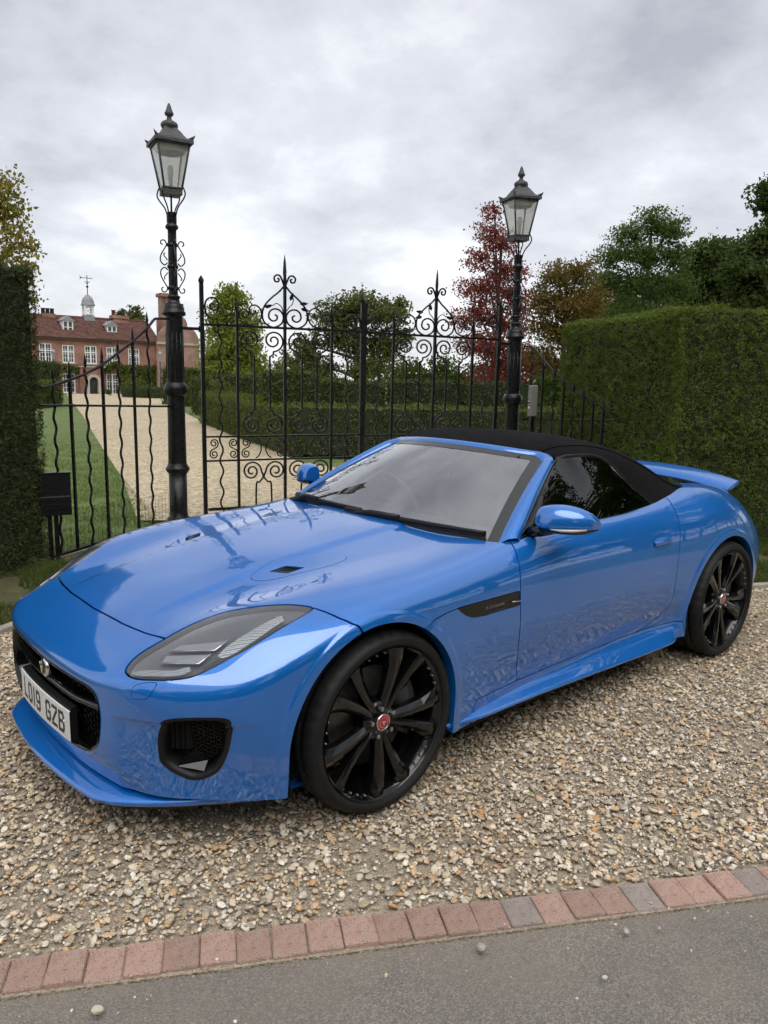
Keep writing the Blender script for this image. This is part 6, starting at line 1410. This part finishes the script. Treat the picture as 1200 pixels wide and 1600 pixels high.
for s in (1, -1):
    # stitched seam along the roof edge and the cant-rail seal
    ln = spline(np.array([STn[i, 3]*.8+STn[i, 2]*.2 for i in range(7)]), 8)*[1, s, 1]
    idx = [np.argmin(((SV-p)**2).sum(1)) for p in ln]
    ln2 = SV[idx]+np.array([0, .0015*s, .003]); ln2 = np.stack([np.convolve(np.pad(ln2[:, a], 3, mode='edge'), np.ones(7)/7, 'valid') for a in range(3)], 1)
    MB().tube(ln2, .0035, 5).build('seam', M_fabric, soft)
    ed_ = st_line(4)*[1, s, 1]
    MB().tube(ed_[:41]+np.array([0, -.004*s, -.004]), .011, 6).build('window_seal', M_satin, soft)
    # side glass
    bot = spline([(-.872,.783,.902),(-1.05,.780,.908),(-1.3,.776,.911),(-1.6,.775,.914),(-1.85,.772,.920),(-2.00,.768,.926),(-2.045,.764,.930)], 8)
    top = spline([(-.875,.780,.908),(-1.10,.700,1.040),(-1.385,.588,1.196),(-1.52,.612,1.208),(-1.71,.632,1.188),(-1.89,.662,1.085),(-2.030,.712,.945)], 8)
    g = np.array([[ (b*(1-t)+a*t)*np.array([1, s, 1])+np.array([0, s*.012*4*t*(1-t), 0]) for t in np.linspace(0, 1, 7)] for a, b in zip(top, bot)])
    gl = MB().grid(g, True, s > 0).build('side_window', M_glassS, car)
    MB().tube(bot*[1, s, 1]+np.array([0, s*.004, -.004]), .0075, 6).build('belt_seal', M_gloss, gl)
    MB().tube(top[:17]*[1, s, 1]+np.array([0, s*.002, -.004]), .010, 6).build('pillar_seal', M_gloss, gl)
    # mirror triangle
    MB().add([(-.868, s*.789, .905), (-1.03, s*.786, .910), (-1.03, s*.742, .985)], [(0, 1, 2) if s < 0 else (2, 1, 0)]).build('quarter_trim', M_satin, gl)
    # door mirror
    mc = np.array([-.955, .955, .985])
    def sup(u_, v_):
        return u_
    g = []; nu, nv_ = 28, 16
    for i in range(nu):      # i runs inboard -> outboard (t), ring around
        t = i/(nu-1); yy = .842+.208*t
        rz = .068*(max(0, 1-abs(2*t-.80)**2.6/ (1.22**2.6)))**.5 if True else 0
        top_ = .080*math.sqrt(max(0, 1-((t-.36)/.66)**2))*(1 if t > .0 else 1); low_ = .044*math.sqrt(max(0, 1-((t-.5)/.52)**4))
        dp = .085*math.sqrt(max(0, 1-((t-.42)/.60)**2))+.004
        xc = -.978-.085*t**1.5
        ring = []
        for j in range(nv_*2):
            a = 2*PI*j/(nv_*2); cx, cz = math.cos(a), math.sin(a)
            x_ = xc+(dp*max(cx, 0)**.8 if cx > 0 else -.035*abs(cx)**.5); z_ = .975+(top_*max(cz, 0)**.85 if cz > 0 else -low_*abs(cz)**.7)
            ring.append((x_, yy*s, z_))
        ring.append(ring[0]); g.append(ring)
    mir = MB().grid(np.array(g), True, s < 0)
    for gi_ in (g[0], g[-1]): mir.add(gi_[:-1], [tuple(range(len(gi_)-1))])
    mo = mir.build('door_mirror', M_paint, car)
    q = MB()
    g = np.array([[(r_[j][0]+.001*(1 if math.cos(2*PI*j/32) > 0 else -1), r_[j][1], min(r_[j][2], .955)-.001) for j in list(range(16, 33))] for r_ in g])
    g2 = g.copy(); g2[:, :, 2] = np.minimum(g2[:, :, 2], .955); 
    sc0 = np.array([-.94, 0, 0]); g2[:, :, 0] = -1.01+(g2[:, :, 0]+1.01)*1.04
    g2[:, :, 1] = s*(.946+(np.abs(g2[:, :, 1])-.946)*1.012)
    q.grid(g2, True, s < 0)
    q.tube([(-.95, s*.785, .918), (-.965, s*.84, .926), (-.985, s*.90, .938)], [.026, .022, .014], 8)
    q.build('mirror_base', M_gloss, mo)
    MB().tube([(-.906, s*.93, .958), (-.914, s*.98, .959), (-.950, s*1.02, .960), (-.998, s*1.046, .962)], [.003, .006, .0065, .004], 6).build('indicator', mat('indicator_lens', (.55, .5, .42), rough=.15), mo)

# ---- interior
q = MB(); q.box((-.86, 0, .80), (.46, 1.36, .15), bev=.04); q.box((-1.05, -.36, .84), (.16, .34, .07), bev=.02); q.build('dashboard', M_seat, car)
q = MB()
for y in (.36, -.36):
    q.box((-1.62, y, .48), (.52, .50, .18), bev=.05); q.box((-1.92, y, .78), (.16, .50, .58), rot3('Y', math.radians(-14)), bev=.05); q.box((-1.99, y, 1.08), (.10, .26, .16), rot3('Y', math.radians(-14)), bev=.04)
    q.build('seat', M_seat, car); q = MB()
q.box((-1.6, 0, .42), (1.2, .26, .30)); q.box((-2.25, 0, .72), (.12, 1.3, .6)); q.box((-1.45, 0, .33), (1.7, 1.5, .05)); q.build('cabin_tub', M_dark, car)
q = MB(); a = np.linspace(0, 2*PI, 33); Rm = rot3('Y', math.radians(-66)); ring = np.stack([.18*np.cos(a), .18*np.sin(a), 0*a], 1)@Rm.T+[-1.18, -.36, .88]
q.tube(ring, .015, 8, False)
for t in (0, 2.4, 3.9): q.tube([(-1.18, -.36, .88), ring[int(t/(2*PI)*32)]], .016, 6)
q.build('steering_wheel', M_seat, car)

# ---- rear wing
g = []
for y in np.linspace(-.66, .66, 31):
    a = abs(y)/.66; z = .992-.060*a**2.2; x0 = -3.12-.02*a*a+.0*a; x1 = -3.36+.055*a**2.4
    g.append([(x1, y, z+.022), (x1+.02, y, z+.022), ((x0+x1)/2, y, z+.004), (x0+.01, y, z-.026), (x0, y, z-.036), ((x0+x1)/2, y, z-.022), (x1+.015, y, z+.0), (x1, y, z+.010), (x1, y, z+.022)])
sp = MB().grid(np.array(g), True, False)
n_ = 9
for r_ in (g[0], g[-1]): sp.add(r_[:8], [tuple(range(8))])
spo = sp.build('rear_spoiler', M_paint, car)
for y in (-.35, .35): MB().box((-3.22, y, .915), (.09, .03, .08)).build('spoiler_strut', M_gloss, spo)

# ---- wheels
def make_wheel(name, wid):
    b = MB(); b.lathe([(.288,.001),(.2915,-.004),(.290,-.010),(.280,-.015),(.2725,-.026),(.268,-.05),(.243,-.10),(.238,-wid+.02),(.25,-wid+.01)], 72, axis='y')
    wh = b.build(name, M_rim, car)
    t = MB(); n = 168; prof = [(.286,-.010),(.292,-.001),(.297,.004),(.303,.007),(.312,.0085),(.324,.002),(.333,-.010),(.3395,-.026),(.3425,-.045),(.343,-.06),(.3365,-.062),(.3365,-.070),(.343,-.072),(.343,-.115),(.3365,-.117),(.3365,-.127),(.343,-.129),(.343,-wid+.06),(.341,-wid+.03),(.333,-wid+.008),(.31,-wid-.006),(.27,-wid+.01)]
    V = []
    for i, (r, y) in enumerate(prof):
        for j in range(n):
            a = 2*PI*(j+(.9*(y+.03)/.03 if -.13 < y < -.02 else 0))/n; rr = r
            if 6 <= i <= 8 and j % 4 == 0: rr = r-.0045
            if i in (9, 12, 13, 16) and j % 4 == 0: rr = r-.004
            V.append((rr*math.cos(a), y, rr*math.sin(a)))
    F = [(i*n+j, (i+1)*n+j, (i+1)*n+(j+1) % n, i*n+(j+1) % n) for i in range(len(prof)-1) for j in range(n)]
    t.add(V, F, True); ty = t.build('tyre', M_rubber, wh)
    q = MB(); q.lathe([(.3005,.0062),(.302,.0072),(.3035,.0072)], 72, axis='y'); q.lathe([(.317,.0078),(.3185,.0082),(.320,.0062)], 72, axis='y'); q.build('sidewall_rib', M_rubber, ty)
    # twin spokes
    for p in range(5):
        base = math.radians(45+72*p)
        for sd in (-1, 1):
            sq = MB(); R_ = [.035,.075,.135,.20,.252,.281]; off = [math.radians(d) for d in (17, 12.5, 11.5, 12.5, 14.5, 16.5)]
            wd = [.020,.031,.038,.045,.058,.074]; dep = [-.034,-.030,-.024,-.017,-.012,-.012]; g = []
            for r, o, w_, dd in zip(R_, off, wd, dep):
                a = base+sd*o; ra = np.array([math.cos(a), 0, math.sin(a)]); tg = np.array([-math.sin(a), 0, math.cos(a)])*sd
                g.append([ra*r-tg*w_*.62+[0, dd-.036, 0], ra*r-tg*w_*.50+[0, dd-.004, 0], ra*r-tg*w_*.25+[0, dd, 0], ra*r+tg*w_*.08+[0, dd+.001, 0], ra*r+tg*w_*.50+[0, dd-.014, 0], ra*r+tg*w_*.56+[0, dd-.040, 0]])
            sq.grid(np.array(g), False, sd > 0); sq.build('spoke', M_rim, wh)
    q = MB(); q.lathe([(.001,-.026),(.034,-.026),(.040,-.029),(.066,-.036),(.078,-.05),(.082,-.09)], 40, axis='y'); q.build('hub', M_rim, wh)
    q = MB(); q.lathe([(.001,-.0195),(.020,-.0198),(.0285,-.0215),(.0295,-.027)], 32, axis='y'); cp = q.build('centre_cap', M_red, wh)
    q = MB(); q.lathe([(.0275,-.0212),(.029,-.0195),(.0315,-.0205),(.032,-.027)], 32, axis='y')
    q.lathe([(.0185,-.0192),(.0195,-.0186),(.0205,-.0194)], 24, axis='y')
    for pts in ([(-.009,.006),(.009,.006),(.006,-.003),(-.006,-.003)], [(-.005,-.004),(.005,-.004),(.003,-.011),(-.003,-.011)]): q.prism(pts, lambda a, c: (a, -.0195, c), lambda a, c: (a, -.0182, c))
    q.build('cap_ring', M_chrome, wh)
    for k in range(5):
        a = math.radians(81+72*k); q = MB(); q.lathe([(.001,-.016),(.0065,-.016),(.0085,-.018),(.0088,-.036)], 6, (.054*math.cos(a), 0, .054*math.sin(a)), 'y', smooth=False); q.build('wheel_nut', M_steel, wh)
    for k in range(5):
        q = MB()
        for d in (-8, 0, 8):
            a = math.radians(81+72*k+d); q.lathe([(.001,-.012),(.0032,-.0125),(.0040,-.015),(.0040,-.026)], 8, (.2695*math.cos(a), 0, .2695*math.sin(a)), 'y')
        q.build('rim_stud', M_steel, wh)
    q = MB(); q.lathe([(.06,-.105),(.19,-.105),(.192,-.108),(.192,-.135),(.06,-.135)], 60, axis='y'); q.build('brake_disc', M_disc, wh)
    q = MB(); ar = np.radians(np.linspace(150, 215, 12))
    for y0 in (-.075,): q.grid(np.array([[(r*math.cos(t), y_, r*math.sin(t)) for r, y_ in ((.115,-.10),(.12,-.072),(.16,-.066),(.205,-.072),(.212,-.10),(.212,-.16))] for t in ar]), True)
    q.build('brake_caliper', M_lampdark, wh)
    return wh
wF = make_wheel('wheel', .255); wF.location = (0, .922, .343)
wR = make_wheel('wheel', .295); wR.location = (-2.622, .955, .343); wR.rotation_euler = (0, math.radians(-9), 0)
for w_ in (wF, wR):
    c = copy_tree(w_, car); c.location = (w_.location.x, -w_.location.y, .343); c.rotation_euler = (0, 0, PI)
